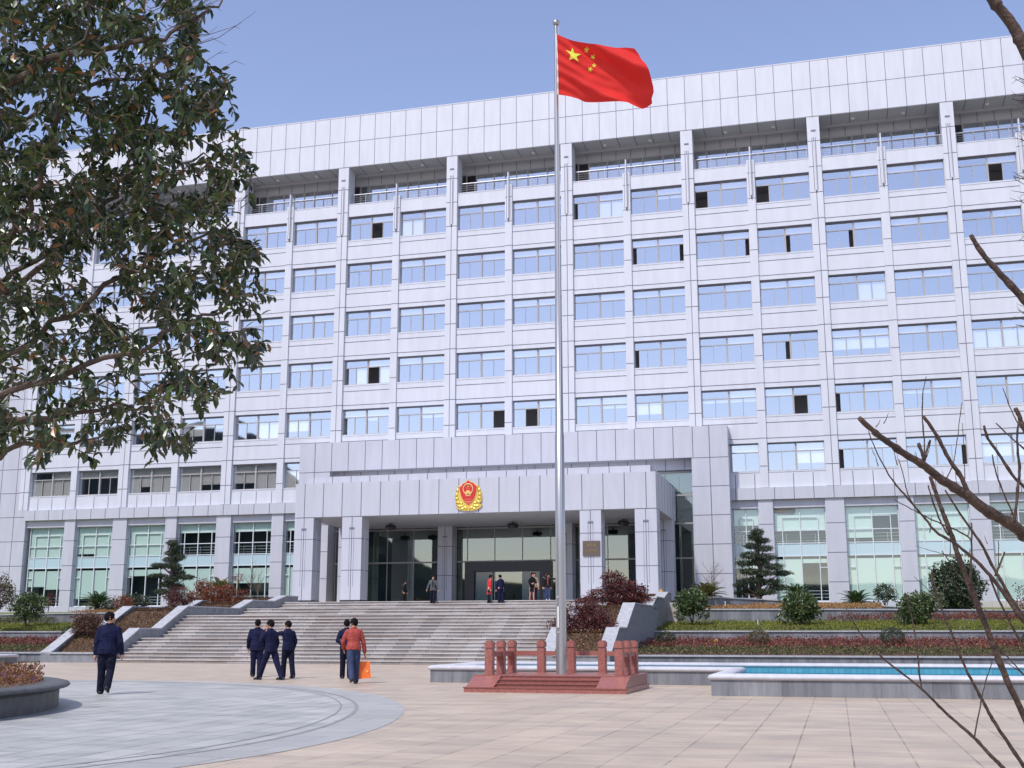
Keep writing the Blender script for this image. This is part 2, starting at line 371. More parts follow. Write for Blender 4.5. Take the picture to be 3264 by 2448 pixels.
# balcony storey: soffit, back wall
mb = MB(); mb.box(-16.4, 60, 0, 1.6, 34.885, 34.915, 0); mb.box(-16.4, 60, 1.6, 1.75, 34.74, 36.6, 0); mb.box(-16.4, 60, 1.75, 2.5, 34.9, 36.6, 0)
x = -16.8
while x < 60: mb.box(x-.02, x+.02, 0, 1.6, 34.872, 34.884, 1); x += 1.2
mb.build('soffit', ['ceiling', 'joint_and_shade'], B)
mb = MB(); mb.box(-16.4, 60, 2.25, 2.5, 34.28, 34.9, 0); mb.box(-16.4, 60, .9, 2.3, 31.2, 31.35, 0)
x = -16.8
while x < 60: mb.box(x-.02, x+.02, 2.235, 2.249, 34.28, 34.9, 1); x += 1.05
mb.build('balcony_wall', ['ceiling', 'joint_and_shade'], B)
MPIL = {}
for i in range(-2, 8):                     # wide pilasters
    if i not in MPIL:
        mb = MB(); mb.box(-.4, .4, 0, 1.2, 10.25, 34.92)
        mb.box(-.02, .02, -.006, 0, 10.25, 33.6, 1)
        z = 31.37+FL/2
        while z > 10.5:
            mb.box(-.4, .4, -.004, 0, z-.025, z+.025, 1); mb.box(.4, .404, 0, .3, z-.025, z+.025, 1); z -= FL/2
        for s_ in (-.11, .11): mb.box(s_-.02, s_+.02, -.010, -.006, 29.7, 33.4, 2)
        mb.box(-.15, .15, -.04, -.002, 33.85, 33.95, 2); mb.box(-.17, .17, -.007, -.001, 33.4, 33.85, 0)
        mb.box(-.045, .045, -.06, -.011, 29.7, 33.1, 0); mb.box(-.04, .04, -.06, -.02, 29.58, 29.69, 1)
        mb.box(.40, .403, -.0, .6, 10.3, 34.9, 0)
        mb.build('wide_pilaster', ['panel', 'joint_and_shade', 'groove'], B) if False else None
        me_src = mb
    o = MB(); o.v = [(v[0]+8.4*i, v[1], v[2]) for v in me_src.v]; o.f = me_src.f; o.m = me_src.m
    if i == -2: proto = o.build('pilaster', ['panel', 'joint_and_shade', 'groove'], B)
    else:
        c = inst('pilaster', proto.data, B, (8.4*(i+2), 0, 0))
mb = MB(); XN = -12.6; mb.box(XN-.25, XN+.25, .03, 1.1, 10.25, 32.3)
z = 31.37
while z > 10.5: mb.box(XN-.25, XN+.25, .024, .03, z-.022, z+.022, 1); z -= FL/2
mb.box(XN-.04, XN+.04, -.10, .25, 32.301, 33.2, 0); mb.box(XN-.04, XN+.04, -.10, .029, 29.75, 32.3, 0); mb.box(XN-.035, XN+.035, -.09, .02, 29.62, 29.74, 1)
for s_ in (-.13, .13): mb.box(XN+s_-.015, XN+s_+.015, .022, .026, 29.7, 32.25, 2)
proto = mb.build('narrow_pilaster', ['panel', 'joint_and_shade', 'groove'], B)
for i in range(1, 9): inst('narrow_pilaster', proto.data, B, (8.4*i, 0, 0))

# --- office windows
WST = {(0,6):'ggog',(0,7):'bbgg',(0,10):'sgbb',(0,11):'gghh',(0,12):'oggg',(0,13):'oggg',(0,16):'ggog',(0,8):'gggg',
 (1,11):'sggs',(1,12):'gggs',(1,13):'ggsg',(1,14):'gsgg',(2,14):'ggbb',(3,6):'sbob',(3,13):'gsgg',(3,14):'HHHH',(3,16):'bbbb',(3,11):'sggg',
 (4,6):'sghg',(4,8):'gggo',(4,9):'gogs',(4,7):'gghh',(4,10):'gghh',(4,11):'HHgg',(4,12):'hhhh',(4,13):'ggog',(4,14):'sggg',(4,15):'hhgg',(4,3):'HHhh',(4,4):'ggbb',(4,5):'HHgg',
 (5,0):'bbbb',(5,1):'gggg',(5,2):'bHbb',(5,3):'bbHH',(5,4):'HHbb',(5,5):'bbbb',(5,12):'gggg',(5,13):'ggHH',(5,14):'sggg',(5,15):'gggs',(5,16):'HHHg',(5,17):'hhgg'}
CACHE = {}
def window_meshes(half, st):
    key = (half, st)
    if key in CACHE: return CACHE[key]
    x0 = .4 if half == 0 else .25; x1 = 4.2-(.25 if half == 0 else .4); W = x1-x0; H = 1.84
    mid = (x0+x1)/2; q = [x0, x0+W/4, mid, mid+W/4, x1]
    f = MB(); y0, y1 = .34, .42
    f.box(x0, x1, y0, y1, -.06, 0); f.box(x0, x1, y0-.05, y1, -H, -H+.06); f.box(x0, x0+.06, y0, y1, -H+.06, -.06); f.box(x1-.06, x1, y0, y1, -H+.06, -.06)
    f.box(mid-.055, mid+.055, y0-.02, y1, -H+.06, -.06); f.box(x0+.06, mid-.055, y0, y1, -.60, -.54); f.box(mid+.055, x1-.06, y0, y1, -.60, -.54)
    f.box(q[1]-.02, q[1]+.02, y0+.01, y1-.01, -H+.06, -.60); f.box(q[3]-.02, q[3]+.02, y0+.01, y1-.01, -H+.06, -.60)
    g = MB(); bl = MB(); anyb = False
    tilt = lambda: R(-.004, .004)
    def pane(a, b, za, zb, y=.38):
        t = tilt(); t2 = tilt(); g.add([(a, y+t, za), (b, y-t, za), (b, y-t+t2, zb), (a, y+t+t2, zb)], [(0, 1, 2, 3)])
    pane(x0+.05, mid-.04, -.55, -.05); pane(mid+.04, x1-.05, -.55, -.05)
    if rnd.random() < .55: bl.box(mid+.07, x1-.07, .44, .46, -.54, -.03); anyb = True
    if rnd.random() < .35: bl.box(x0+.07, mid-.07, .44, .46, -.54, -.03); anyb = True
    for k in range(4):
        a, b = q[k]+.02, q[k+1]-.02; c = st[k]
        if c == 'o': continue
        if c == 's':
            if k % 2 == 0: a += (b-a)*.35
            else: b -= (b-a)*.35
        pane(a, b, -H+.05, -.58, .38 if k % 2 else .395)
        if c == 'b': bl.box(a+.02, b-.02, .44, .46, -H+.08, -.6); anyb = True
        if c == 'h': bl.box(a+.02, b-.02, .44, .46, -.6-.22, -.6); anyb = True
        if c == 'H': bl.box(a+.02, b-.02, .44, .46, -.6-.75, -.6); anyb = True
    def me(mb, nm, m):
        M = bpy.data.meshes.new(nm); M.from_pydata(mb.v, [], mb.f); M.materials.append(MATS[m]); return M
    r = (me(f, 'window', 'frame_tan'), me(g, 'glass', 'glass'), me(bl, 'blind', 'blind') if anyb else None)
    if st != 'gggg' or rnd.random() < .25: CACHE[key] = r
    return r
cnt = 0; rest = []
for k in range(6):
    for wi in range(18):
        if k == 5 and 6 <= wi <= 11: continue
        half = wi % 2; x = -16.8+4.2*wi; z = T0-FL*k
        if wi == 17 and k >= 4: rest.append((x, z)); continue
        f, g, b = window_meshes(half, WST.get((k, wi), 'gggg'))
        o = inst('window', f, B, (x-21, -2, z-2.9)); inst('glass', g, o)
        if b: inst('blind', b, o)
mb = MB()
for x, z in rest:
    mb.box(x+.25, x+3.8, .5, .58, z-1.84, z-1.78); mb.box(x+.25, x+3.8, .5, .58, z-.06, z); mb.box(x+2, x+2.1, .5, .58, z-1.78, z-.06); mb.add([(x+.25, .54, z-1.8), (x+3.8, .54, z-1.8), (x+3.8, .54, z-.05), (x+.25, .54, z-.05)], [(0, 1, 2, 3)], 1)
tag(mb.build('remaining_windows', ['frame_tan', 'glass'], B), kind='stuff')

# --- balcony windows, rails, soffit lamps
def balcony(i, opn):
    xa, xb = 8.4*i+.4, 8.4*i+8.0; f = MB(); g = MB(); y0 = 2.28
    xs = [xa, xa+.75, xa+2.1, xa+2.95, xa+3.8, xa+4.65, xa+6.1, xa+6.9, xb]
    for x in xs: f.box(x-.035, x+.035, y0, y0+.1, 31.3, 34.28)
    f.box(xa, xb, y0-.003, y0+.1, 34.20, 34.29); f.box(xa, xb, y0+.01, y0+.09, 33.55, 33.6)
    for a, b in ((1, 2), (5, 6)):
        f.box((xs[a]+xs[b])/2-.02, (xs[a]+xs[b])/2+.02, y0, y0+.09, 32.3, 33.55); f.box(xs[a], xs[b], y0-.01, y0+.09, 32.25, 32.31)
    for j in range(8):
        if j == opn: continue
        t = R(-.004, .004); g.add([(xs[j]+.03, y0+.05+t, 31.4), (xs[j+1]-.03, y0+.05-t, 31.4), (xs[j+1]-.03, y0+.05-t, 34.2), (xs[j]+.03, y0+.05+t, 34.2)], [(0, 1, 2, 3)])
    o = f.build('balcony_window', 'frame_tan', B); g.build('glass', 'glass', o)
    r = MB(); r.tube([(xa, .6, 32.92), (xb, .6, 32.92)], .035, 8)
    for zz in (32.74, 32.58, 32.42, 32.26): r.tube([(xa, .6, zz), (xb, .6, zz)], .012, 6)
    n = 7
    for j in range(n+1):
        x = xa+.1+(xb-xa-.2)*j/n; r.box(x-.018, x+.018, .57, .63, 32.0, 32.92)
    r.build('railing', 'rail', B)
    for x in (8.4*i+2.6, 8.4*i+5.8):
        l = MB(); l.lathe((x, .9, 34.80), [(0.001, 0), (.10, 0), (.13, .05), (.13, .075)], 14); l.build('ceiling_lamp', 'lamp_white', B)
for i, o_ in zip(range(-2, 7), (None, None, None, None, 0, 0, None, None, 0)): balcony(i, o_)

# --- base storeys
segs = [(-16.5, 6.3), (35.7, 60)]
for a, b in segs:
    mb = MB()
    mb.box(a, b, -.12, .5, 9.47, 10.22); mb.box(a, b, .18, .9, 8.95, 9.47); mb.box(a, b, .03, .9, 2.5, 3.12, 0)
    x = -16.8
    while x < b:
        if x > a+.2: mb.box(x-.022, x+.022, -.125, -.12, 9.47, 10.22, 1)
        x += 1.2
    mb.build('base_band', ['panel_low', 'joint_and_shade'], B)
def pillar(xc, hw):
    mb = MB(); mb.box(xc-hw, xc+hw, .0, .9, 2.5, 9.47)
    for z in (7.92, 6.1, 4.31): mb.box(xc-hw, xc+hw, -.004, 0, z-.022, z+.022, 1); mb.box(xc+hw, xc+hw+.004, 0, .5, z-.022, z+.022, 1)
    mb.build('base_pillar', ['panel_low', 'joint_and_shade'], B)
for k in range(-3, 15):
    xc = 4.2*k-4.2
    if 6 < xc < 36: continue
    if xc < -16.6: continue
    pillar(xc, .575 if (round(xc/4.2) % 2 == 0) else .45)
pillar(58.8, .575)
def tall(xa, xb, ub, lb, dark=False):
    "ub / lb: bottom heights of the upper and lower blinds for each half"
    f = MB(); y0, y1 = .40, .47; W = xb-xa; xs = [xa+.03, xa+min(.5, W*.25), (xa+xb)/2, xb-min(.5, W*.25), xb-.03]
    f.box(xa, xb, y0, y1, 3.1, 3.2); f.box(xa, xb, y0, y1, 8.90, 8.96); f.box(xs[0]-.03, xs[0]+.02, y0, y1, 3.2, 8.9); f.box(xs[4]-.02, xs[4]+.03, y0, y1, 3.2, 8.9)
    f.box(xs[2]-.028, xs[2]+.028, y0-.02, y1, 3.2, 8.9)
    for x in (xs[1], xs[3]): f.box(x-.024, x+.024, y0-.015, y1, 3.2, 8.35)
    f.box(xs[1], xs[3], y0-.01, y1-.01, 8.32, 8.37)
    for z in (7.53, 6.73, 5.94): f.box(xa+.03, xb-.03, y0-.01, y1-.01, z-.025, z+.025)
    for a, b in ((xs[0], xs[1]), (xs[3], xs[4])): f.box(a, b, y0-.01, y1-.01, 5.2, 5.25)
    o = f.build('tall_window', 'frame_white', B)
    g = MB()
    for a, b in zip(xs[:-1], xs[1:]):
        for z0, z1 in ((3.2, 5.94), (6.73, 8.93)):
            t = R(-.003, .003); g.add([(a, .435+t, z0), (b, .435-t, z0), (b, .435-t, z1), (a, .435+t, z1)], [(0, 1, 2, 3)])
    g.build('glass', 'glass_tall', o)
    s = MB(); s.box(xa+.03, xb-.03, .43, .445, 5.96, 6.71); s.build('spandrel_panel', 'spandrel_glass', o)
    b_ = MB(); mids = [xa+.05, xs[2], xb-.05]
    for h in range(2):
        if ub[h]: b_.box(mids[h]+.02, mids[h+1]-.02, .50, .52, ub[h], 8.88)
        if lb[h]: b_.box(mids[h]+.02, mids[h+1]-.02, .50, .52, lb[h], 5.75)
    if b_.v: b_.build('blind', 'blind_green', o)
    r = MB()
    for zz in (6.9, 7.1, 7.3): r.tube([(xa, .8, zz), (xb, .8, zz)], .02, 5)
    for zz in (3.4, 3.6, 3.8): r.tube([(xa, .8, zz), (xb, .8, zz)], .02, 5)
    for x in (xs[1]+.2, xs[2], xs[3]-.2): r.box(x-.02, x+.02, .78, .82, 6.75, 7.35)
    r.build('inner_rail', 'rail', o)
TW = [(-16.22, -13.05, (6.75, 6.75), (4.6, 4.4)), (-12.15, -8.98, (6.95, 6.75), (3.7, 3.2)), (-7.82, -4.65, (6.75, 6.75), (5.3, 5.3)),
      (-3.75, -.58, (8.3, 8.3), (3.2, 3.2)), (.58, 3.75, (8.3, 8.3), (4.7, 4.7)), (4.65, 6.3, (8.3, 8.3), (3.2, 3.2)),
      (35.7, 37.35, (7.9, 7.9), (5.2, 5.2)), (38.25, 41.42, (7.5, 7.5), (3.2, 5.5)), (42.58, 45.75, (7.0, 8.4), (3.2, 3.2)),
      (46.65, 49.82, (6.75, 6.75), (3.2, 3.2)), (50.98, 54.15, (8.5, 8.5), (3.2, 3.2)), (55.05, 58.22, (6.75, 8.4), (3.2, 3.2))]
for t in TW: tall(*t)
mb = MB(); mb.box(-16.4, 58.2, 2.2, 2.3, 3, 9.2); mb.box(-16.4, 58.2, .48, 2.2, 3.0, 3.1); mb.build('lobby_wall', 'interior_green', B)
# left wing, plain panels
mb = MB(); mb.box(-32, -16.45, -.02+.03, 18, 0, 34.92)
x = -17.5
while x > -32: mb.box(x-.022, x+.022, .004, .01, 2.9, 34.92, 1); x -= 1.36
z = 4.31
while z < 34.9: mb.box(-32, -16.45, .005, .01, z-.022, z+.022, 1); mb.box(-16.45, -16.446, .01, .4, z-.02, z+.02, 1); z += 1.815
mb.build('side_wing_wall', ['panel_low', 'joint_and_shade'], B)
mb = MB(); mb.box(58.8, 60.2, .01, 18, 0, 34.92); mb.build('end_wall', 'panel', B)

# --- entrance frame
mb = MB(); FY = -1.2
for xa, xb in ((6.3, 8.6), (33.4, 35.7)):
    mb.box(xa, xb, FY, .9, 2.9, 12.15); xm = (xa+xb)/2
    mb.box(xm-.025, xm+.025, FY-.006, FY, 2.9, 14.15, 1)
    z = 4.85
    while z < 12.3: mb.box(xa, xb, FY-.005, FY, z-.022, z+.022, 1); mb.box(xa-.004, xa, FY, .3, z-.022, z+.022, 1); z += 1.815
    mb.box(xb, xb+.004, FY, .3, 2.9, 12, 0)
mb.box(6.3, 35.7, FY, .9, 12.15, 14.15)
x = 8.7
while x < 33.5: mb.box(x-.022, x+.022, FY-.006, FY, 12.15, 14.15, 1); x += 1.24
mb.box(8.6, 33.4, -.35, .9, 11.5, 12.149)
x = 9.3
while x < 33.4: mb.box(x-.022, x+.022, -.356, -.35, 11.5, 12.15, 1); x += 1.24
mb.build('entrance_frame', ['panel_low', 'joint_and_shade'], B)

# --- entrance glazing, portal, mural
f = MB(); g = MB()
for z in (5.9, 8.1, 9.9, 11.4): f.box(8.6, 33.4, -.08, .02, z-.05, z+.05)
xs = [8.7, 10.6, 12.5, 14.4, 16.3, 18.2, 20.1, 22, 23.9, 25.8, 27.7, 29.6, 31.5, 33.3]
for x in xs: f.box(x-.025, x+.025, -.05, .02, 2.9, 11.5)
o = f.build('entrance_glazing', 'frame_tan', B)
for a, b in zip(xs[:-1], xs[1:]):
    t = R(-.003, .003); g.add([(a, -.01+t, 2.9), (b, -.01-t, 2.9), (b, -.01-t, 11.5), (a, -.01+t, 11.5)], [(0, 1, 2, 3)])
g.build('glass', 'glass_entrance', o)
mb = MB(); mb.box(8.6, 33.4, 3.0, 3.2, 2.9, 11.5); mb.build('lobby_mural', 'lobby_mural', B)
mb = MB()
for x in (12.2, 14.3, 22.2, 27.5, 29.3):
    mb.lathe((x, -4.2 if x < 20 else -3.2, 7.72), [(.001, 0), (.28, .05), (.38, .2), (.30, .34), (.05, .36), (.04, .6)], 16)
mb.build('ceiling_lamp', 'black_stone', B)
mb = MB(); mb.box(18.15, 18.78, -.45, .1, 2.9, 5.85); mb.box(23.25, 23.95, -.45, .1, 2.9, 5.85); mb.box(18.78, 23.25, -.45, .1, 5.22, 5.85)
d = mb.build('door_portal', 'portal_black', B)
for a, b in ((18.8, 20.0), (22.0, 23.23)):
    mb = MB(); mb.box(a, b, -.16, -.12, 2.92, 5.2); mb.build('door', 'door_glass', d)
# --- portico
P_ = MB(); PY = -9.0
P_.box(9.85, 32.2, PY, -.3, 8.19, 10.27, 0); P_.box(10.25, 31.8, PY+.7, -.36, 10.27, 10.75, 0)
x = 9.85+.62
while x < 32.1:
    P_.box(x-.022, x+.022, PY-.006, PY, 8.19, 10.27, 1); P_.box(x+.25-.02, x+.25+.02, PY+.694, PY+.7, 10.27, 10.75, 1); x += 1.245
y = PY+1.2
while y < -1.3:
    for xx in (9.844, 32.2): P_.box(xx, xx+.006, y-.02, y+.02, 8.19, 10.27, 1)
    y += 1.2
P_.box(10.0, 32.05, PY+.15, -.4, 8.165, 8.188, 2)
P_.build('portico_canopy', ['panel_low', 'joint_and_shade', 'ceiling'], B)
def pcol(xa, xb, ya, yb, slot=True):
    mb = MB(); mb.box(xa, xb, ya, yb, ZLAND+.28, 8.165, 0); mb.box(xa-.02, xb+.02, ya-.02, yb+.02, ZLAND, ZLAND+.28, 2)
    xm = (xa+xb)/2; mb.box(xm-.02, xm+.02, ya-.006, ya, ZLAND+.28, 8.16, 1); ym = (ya+yb)/2
    for z in (4.95, 6.85):
        mb.box(xa, xb, ya-.005, ya, z-.02, z+.02, 1)
        for s_ in (xa-.004, xb): mb.box(s_, s_+.004, ya, yb, z-.02, z+.02, 1)
    if slot:
        mb.box(xm-.15, xm+.15, ya-.05, ya-.001, 7.45, 7.53, 3)
        for s_ in (-.14, .14): mb.box(xm+s_-.013, xm+s_+.013, ya-.007, ya, 4.0, 7.45, 3)
        for s_ in (xa-.03, xb): mb.box(s_, s_+.03, ym-.07, ym+.07, 4.1, 7.4, 0)
    mb.build('portico_column', ['panel_low', 'joint_and_shade', 'black_stone', 'groove'], B)
for xa, xb in ((9.84, 11.1), (13.0, 14.28), (27.75, 29.0), (30.95, 32.2)): pcol(xa, xb, PY+.03, PY+1.2)
for xa, xb in ((9.84, 11.0), (31.05, 32.2)): pcol(xa, xb, -2.2, -1.1)
for xa, xb in ((16.5, 17.5), (24.6, 25.6)): pcol(xa, xb, -1.2, -.12)

# --- emblem
E = thing('wall_emblem', 'gold and red shield emblem with a wheat wreath on the portico front', 'emblem', (21.05, PY-.05, 8.30))
def emb(x, z): return (21.05+(x-790)/840*1.33, 8.30+(1380-z)/840*1.33)     # from emblem drawing units
def ext(poly, y0, y1): 
    mb = MB(); mb.prism([emb(*p) for p in poly], 'Y', y0, y1); return mb
mb = MB()
mb.prism([emb(*p) for p in [(430,470),(330,600),(290,760),(300,960),(285,1100),(370,1170),(310,1200),(400,1310),(560,1360),(790,1375),(960,1370),(1150,1330),(1290,1230),(1320,1160),(1250,1130),(1320,980),(1310,800),(1280,640),(1230,520),(1130,430),(1000,340),(790,320),(560,380)]], 'Y', PY-.09, PY-.01)
for sx in (-1, 1):
    for (x, z, rx, rz) in ((-420, 620, 60, 90), (-450, 780, 60, 90), (-440, 920, 70, 80), (-400, 1060, 90, 70), (-270, 1090, 60, 50), (-330, 1200, 110, 60), (-120, 1260, 85, 60), (-230, 1290, 80, 50), (-380, 480, 40, 70), (-250, 1190, 60, 50), (-60, 1300, 40, 60)):
        c = emb(790+sx*x, z); mb.ell((c[0], PY-.09, c[1]), (rx/840*1.33, .05, rz/840*1.33), 12, 8)
mb.build('wreath', 'gold', E, smooth=False)
sh = [(790,205),(870,275),(1010,320),(1060,385),(1150,450),(1140,620),(1100,800),(1030,960),(930,1090),(800,1190),(680,1100),(570,970),(500,820),(450,640),(430,480),(520,420),(560,350),(700,300)]
mb = MB(); mb.prism([emb(*p) for p in sh], 'Y', PY-.13, PY-.092); mb.build('shield_border', 'gold_paint', E)
mb = MB(); cx_, cz_ = 795, 690
mb.prism([emb(cx_+(p[0]-cx_)*.93, cz_+(p[1]-cz_)*.945) for p in sh], 'Y', PY-.145, PY-.13); mb.build('shield', 'emblem_red', E)
def star(cx, cz, r, rot=0): return [(cx+(r if i % 2 == 0 else r*.4)*math.sin(i*PI/5+rot), cz-(r if i % 2 == 0 else r*.4)*math.cos(i*PI/5+rot)) for i in range(10)]
mb = MB()
c = emb(792, 560); ring_ = []
n = 26
for j in range(n+1):
    a = math.radians(-140)+math.radians(280)*j/n; ring_.append((c[0]+math.sin(a)*.30, PY-.155, c[1]+math.cos(a)*.30))
mb.tube(ring_, .034, 8)
for s in (star(792, 465, 42), star(700, 490, 20), star(875, 485, 20), star(748, 548, 20), star(828, 545, 20)): mb.prism([emb(*p) for p in s], 'Y', PY-.165, PY-.146)
for p in ([(720,670),(735,610),(850,610),(865,670)], [(650,720),(660,670),(930,670),(935,720)], [(700,770),(650,720),(935,720),(890,770)], [(700,790),(740,800),(850,800),(890,790),(880,835),(850,820),(740,820),(705,840)], [(770,720),(820,720),(820,800),(770,800)]):
    mb.prism([emb(*q) for q in p], 'Y', PY-.165, PY-.146)
for k in range(5): mb.prism([emb(*p) for p in star(640+k*80, 965-24*math.sin(PI*k/4), 22)], 'Y', PY-.158, PY-.146)
for zc, hw in ((1040, 150), (1100, 85)):
    mb.tube([(emb(792+hw*t, 0)[0], PY-.15, emb(0, zc+28*t*t-18)[1]) for t in (-1, -.6, -.2, .2, .6, 1)], .012, 6)
mb.build('shield_relief', 'gold_paint', E)

# --- plaque
Q = thing('name_plaque', 'brown bronze name plaque with gold Chinese characters on the column by the flagpole', 'plaque', (28.42, PY+.03, 5.55))
mb = MB(); mb.box(27.92, 28.92, PY-.04, PY+.02, 5.55, 6.4); mb.build('plate', 'brass', Q)
def text(name, body, size, loc, m, parent, rot=(PI/2, 0, 0)):
    cu = bpy.data.curves.new(name, 'FONT'); cu.body = body; cu.size = size; cu.align_x = 'CENTER'; cu.extrude = .004
    t = bpy.data.objects.new('tmp', cu); COL.objects.link(t); bpy.context.view_layer.update()
    me = bpy.data.meshes.new_from_object(t.evaluated_get(bpy.context.evaluated_depsgraph_get()))
    bpy.data.objects.remove(t); me.materials.clear(); me.materials.append(MATS[m])
    o = bpy.data.objects.new(name, me); COL.objects.link(o); o.parent = parent; o.location = Vector(loc)-ORG[parent.name]; o.rotation_euler = rot; return o
text('lettering', '湖南省', .20, (28.42, PY-.05, 6.08), 'plaque_gold', Q)
text('lettering', '人民检察院', .15, (28.42, PY-.05, 5.78), 'plaque_gold', Q)

# ------------------------------------------------------------------ staircase
ST = thing('stone_staircase', 'wide weathered grey stone staircase with four flights up to the entrance', 'staircase', (21, -31, 0))
RI = ZLAND/20; flights = [(-31.0, 7), (-27.35, 7), (-20.2, 3), (-15.9, 3)]
mb = MB(); z = 0; tr = .31; SX0, SX1 = 12.3, 30.9
for fi, (ys, nr) in enumerate(flights):
    for k in range(nr):
        y = ys+k*tr; ynext = ys+(k+1)*tr if k < nr-1 else (flights[fi+1][0] if fi < 3 else 0.0)
        if k < nr-1 or True:
            mb.box(SX0, SX1, y, y+.06, z, z+RI-.035, 0)
            mb.box(SX0, SX1, y-.035, ynext+.01, z+RI-.035, z+RI, 1)
        z += RI
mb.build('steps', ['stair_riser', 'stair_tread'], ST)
mb = MB(); mb.box(8, 34, -15.25, -14.9, 0, 2.74); mb.box(12.0, 30.0, -30.9, -.2, -.02, .02)
mb.box(8.6, 33.0, -13.6, 0, ZLAND-.16, ZLAND-.006); mb.build('landing', 'stair_tread', ST)
prof = [(-31.2, .38), (-31.0, .45), (-29.2, 1.38), (-27.5, 1.38), (-25.3, 2.42), (-20.3, 2.42), (-18.8, 2.88), (-16.4, 2.88), (-14.9, 3.22), (-13.4, 3.22)]
for xa in (8.95, 11.9, 30.85, 33.05):
    mb = MB(); w_ = .45
    mb.prism([(-31.2, -.1)]+prof+[(-13.4, -.1)], 'X', xa, xa+w_, 0)
    for (y0, z0), (y1, z1) in zip(prof[:-1], prof[1:]):
        mb.prism([(y0-.001, z0+.002), (y1+.001, z1+.002), (y1+.001, z1+.06), (y0-.001, z0+.06)], 'X', xa-.04, xa+w_+.04, 1)
    mb.build('side_wall', ['grey_stone', 'grey_stone_cap'], ST)
for xa, xb in ((9.4, 11.9), (31.3, 33.05)):
    mb = MB(); mb.box(xa, xb, -31.2, -30.8, 0, .36, 0); mb.box(xa, xb, -31.25, -30.75, .36, .42, 1)
    mb.build('front_wall', ['grey_stone', 'grey_stone_cap'], ST)

# ------------------------------------------------------------------ planting: beds and terrace walls
def bedsheet(name, x0, x1, prof_, m, nx=24, bumps=.05):
    mb = MB(); vs = []; fs = []; k = len(prof_)
    for i in range(nx+1):
        x = x0+(x1-x0)*i/nx
        for j, (y, z) in enumerate(prof_):
            vs.append((x, y, z+(mnoise.noise(Vector((x*.7, y*.9, 2)))*bumps if 0 < j < k-1 else 0)))
    for i in range(nx):
        for j in range(k-1): fs.append((i*k+j, (i+1)*k+j, (i+1)*k+j+1, i*k+j+1))
    mb.add(vs, fs); return mb.build(name, m)
def scatter(name, x0, x1, y0, y1, zf, h, n, size, m, up=.7, seed=1, parent=None, clump=0, xf=None):
    rs = np.random.RandomState(seed); X = rs.uniform(x0, x1, n); Y = rs.uniform(y0, y1, n)
    H = h*(.35+.65*rs.rand(n))
    if clump:
        cl = np.array([mnoise.noise(Vector((float(a)*1.1, float(b)*1.4, seed))) for a, b in zip(X, Y)]); H = H*(1+clump*cl)
    Z = np.array([zf(a, b) for a, b in zip(X, Y)])+H
    D = rs.normal(size=(n, 3)); D[:, 2] = np.abs(D[:, 2])+up; Nn = rs.normal(size=(n, 3))
    mb = MB(); s = size*(.6+.8*rs.rand(n)); mb.leaves(np.stack([X, Y, Z-s*.4], 1), D, Nn, s, s*.5)
    return tag(mb.build(name, m), kind='stuff')
def lerp(y, y0, z0, y1, z1): return z0+(z1-z0)*(y-y0)/(y1-y0)
def wall(name, label, pts, th, h0, mcap=True, cap=.06, capw=.06, group='stone terrace walls beside the staircase'):
    t = thing(name, label, 'wall', (pts[0][0], pts[0][1], h0), group)
    mb = MB(); mc = MB()
    for (xa, ya, za), (xb, yb, zb) in zip(pts[:-1], pts[1:]):
        a = [(xa, ya, h0), (xb, yb, h0), (xb, yb, zb), (xa, ya, za)]; b = [(xa, ya+th, h0), (xb, yb+th, h0), (xb, yb+th, zb), (xa, ya+th, za)]
        F = [(0, 1, 2, 3), (7, 6, 5, 4), (0, 4, 5, 1), (1, 5, 6, 2), (2, 6, 7, 3), (3, 7, 4, 0)]
        mb.add(a+b, F)
        c = [(xa, ya-capw, za), (xb, yb-capw, zb), (xb, yb-capw, zb+cap), (xa, ya-capw, za+cap), (xa, ya+th+capw, za), (xb, yb+th+capw, zb), (xb, yb+th+capw, zb+cap), (xa, ya+th+capw, za+cap)]
        mc.add(c, F)
    mb.build('wall_face', 'granite_wall', t); mc.build('coping', 'grey_stone_cap', t); return t
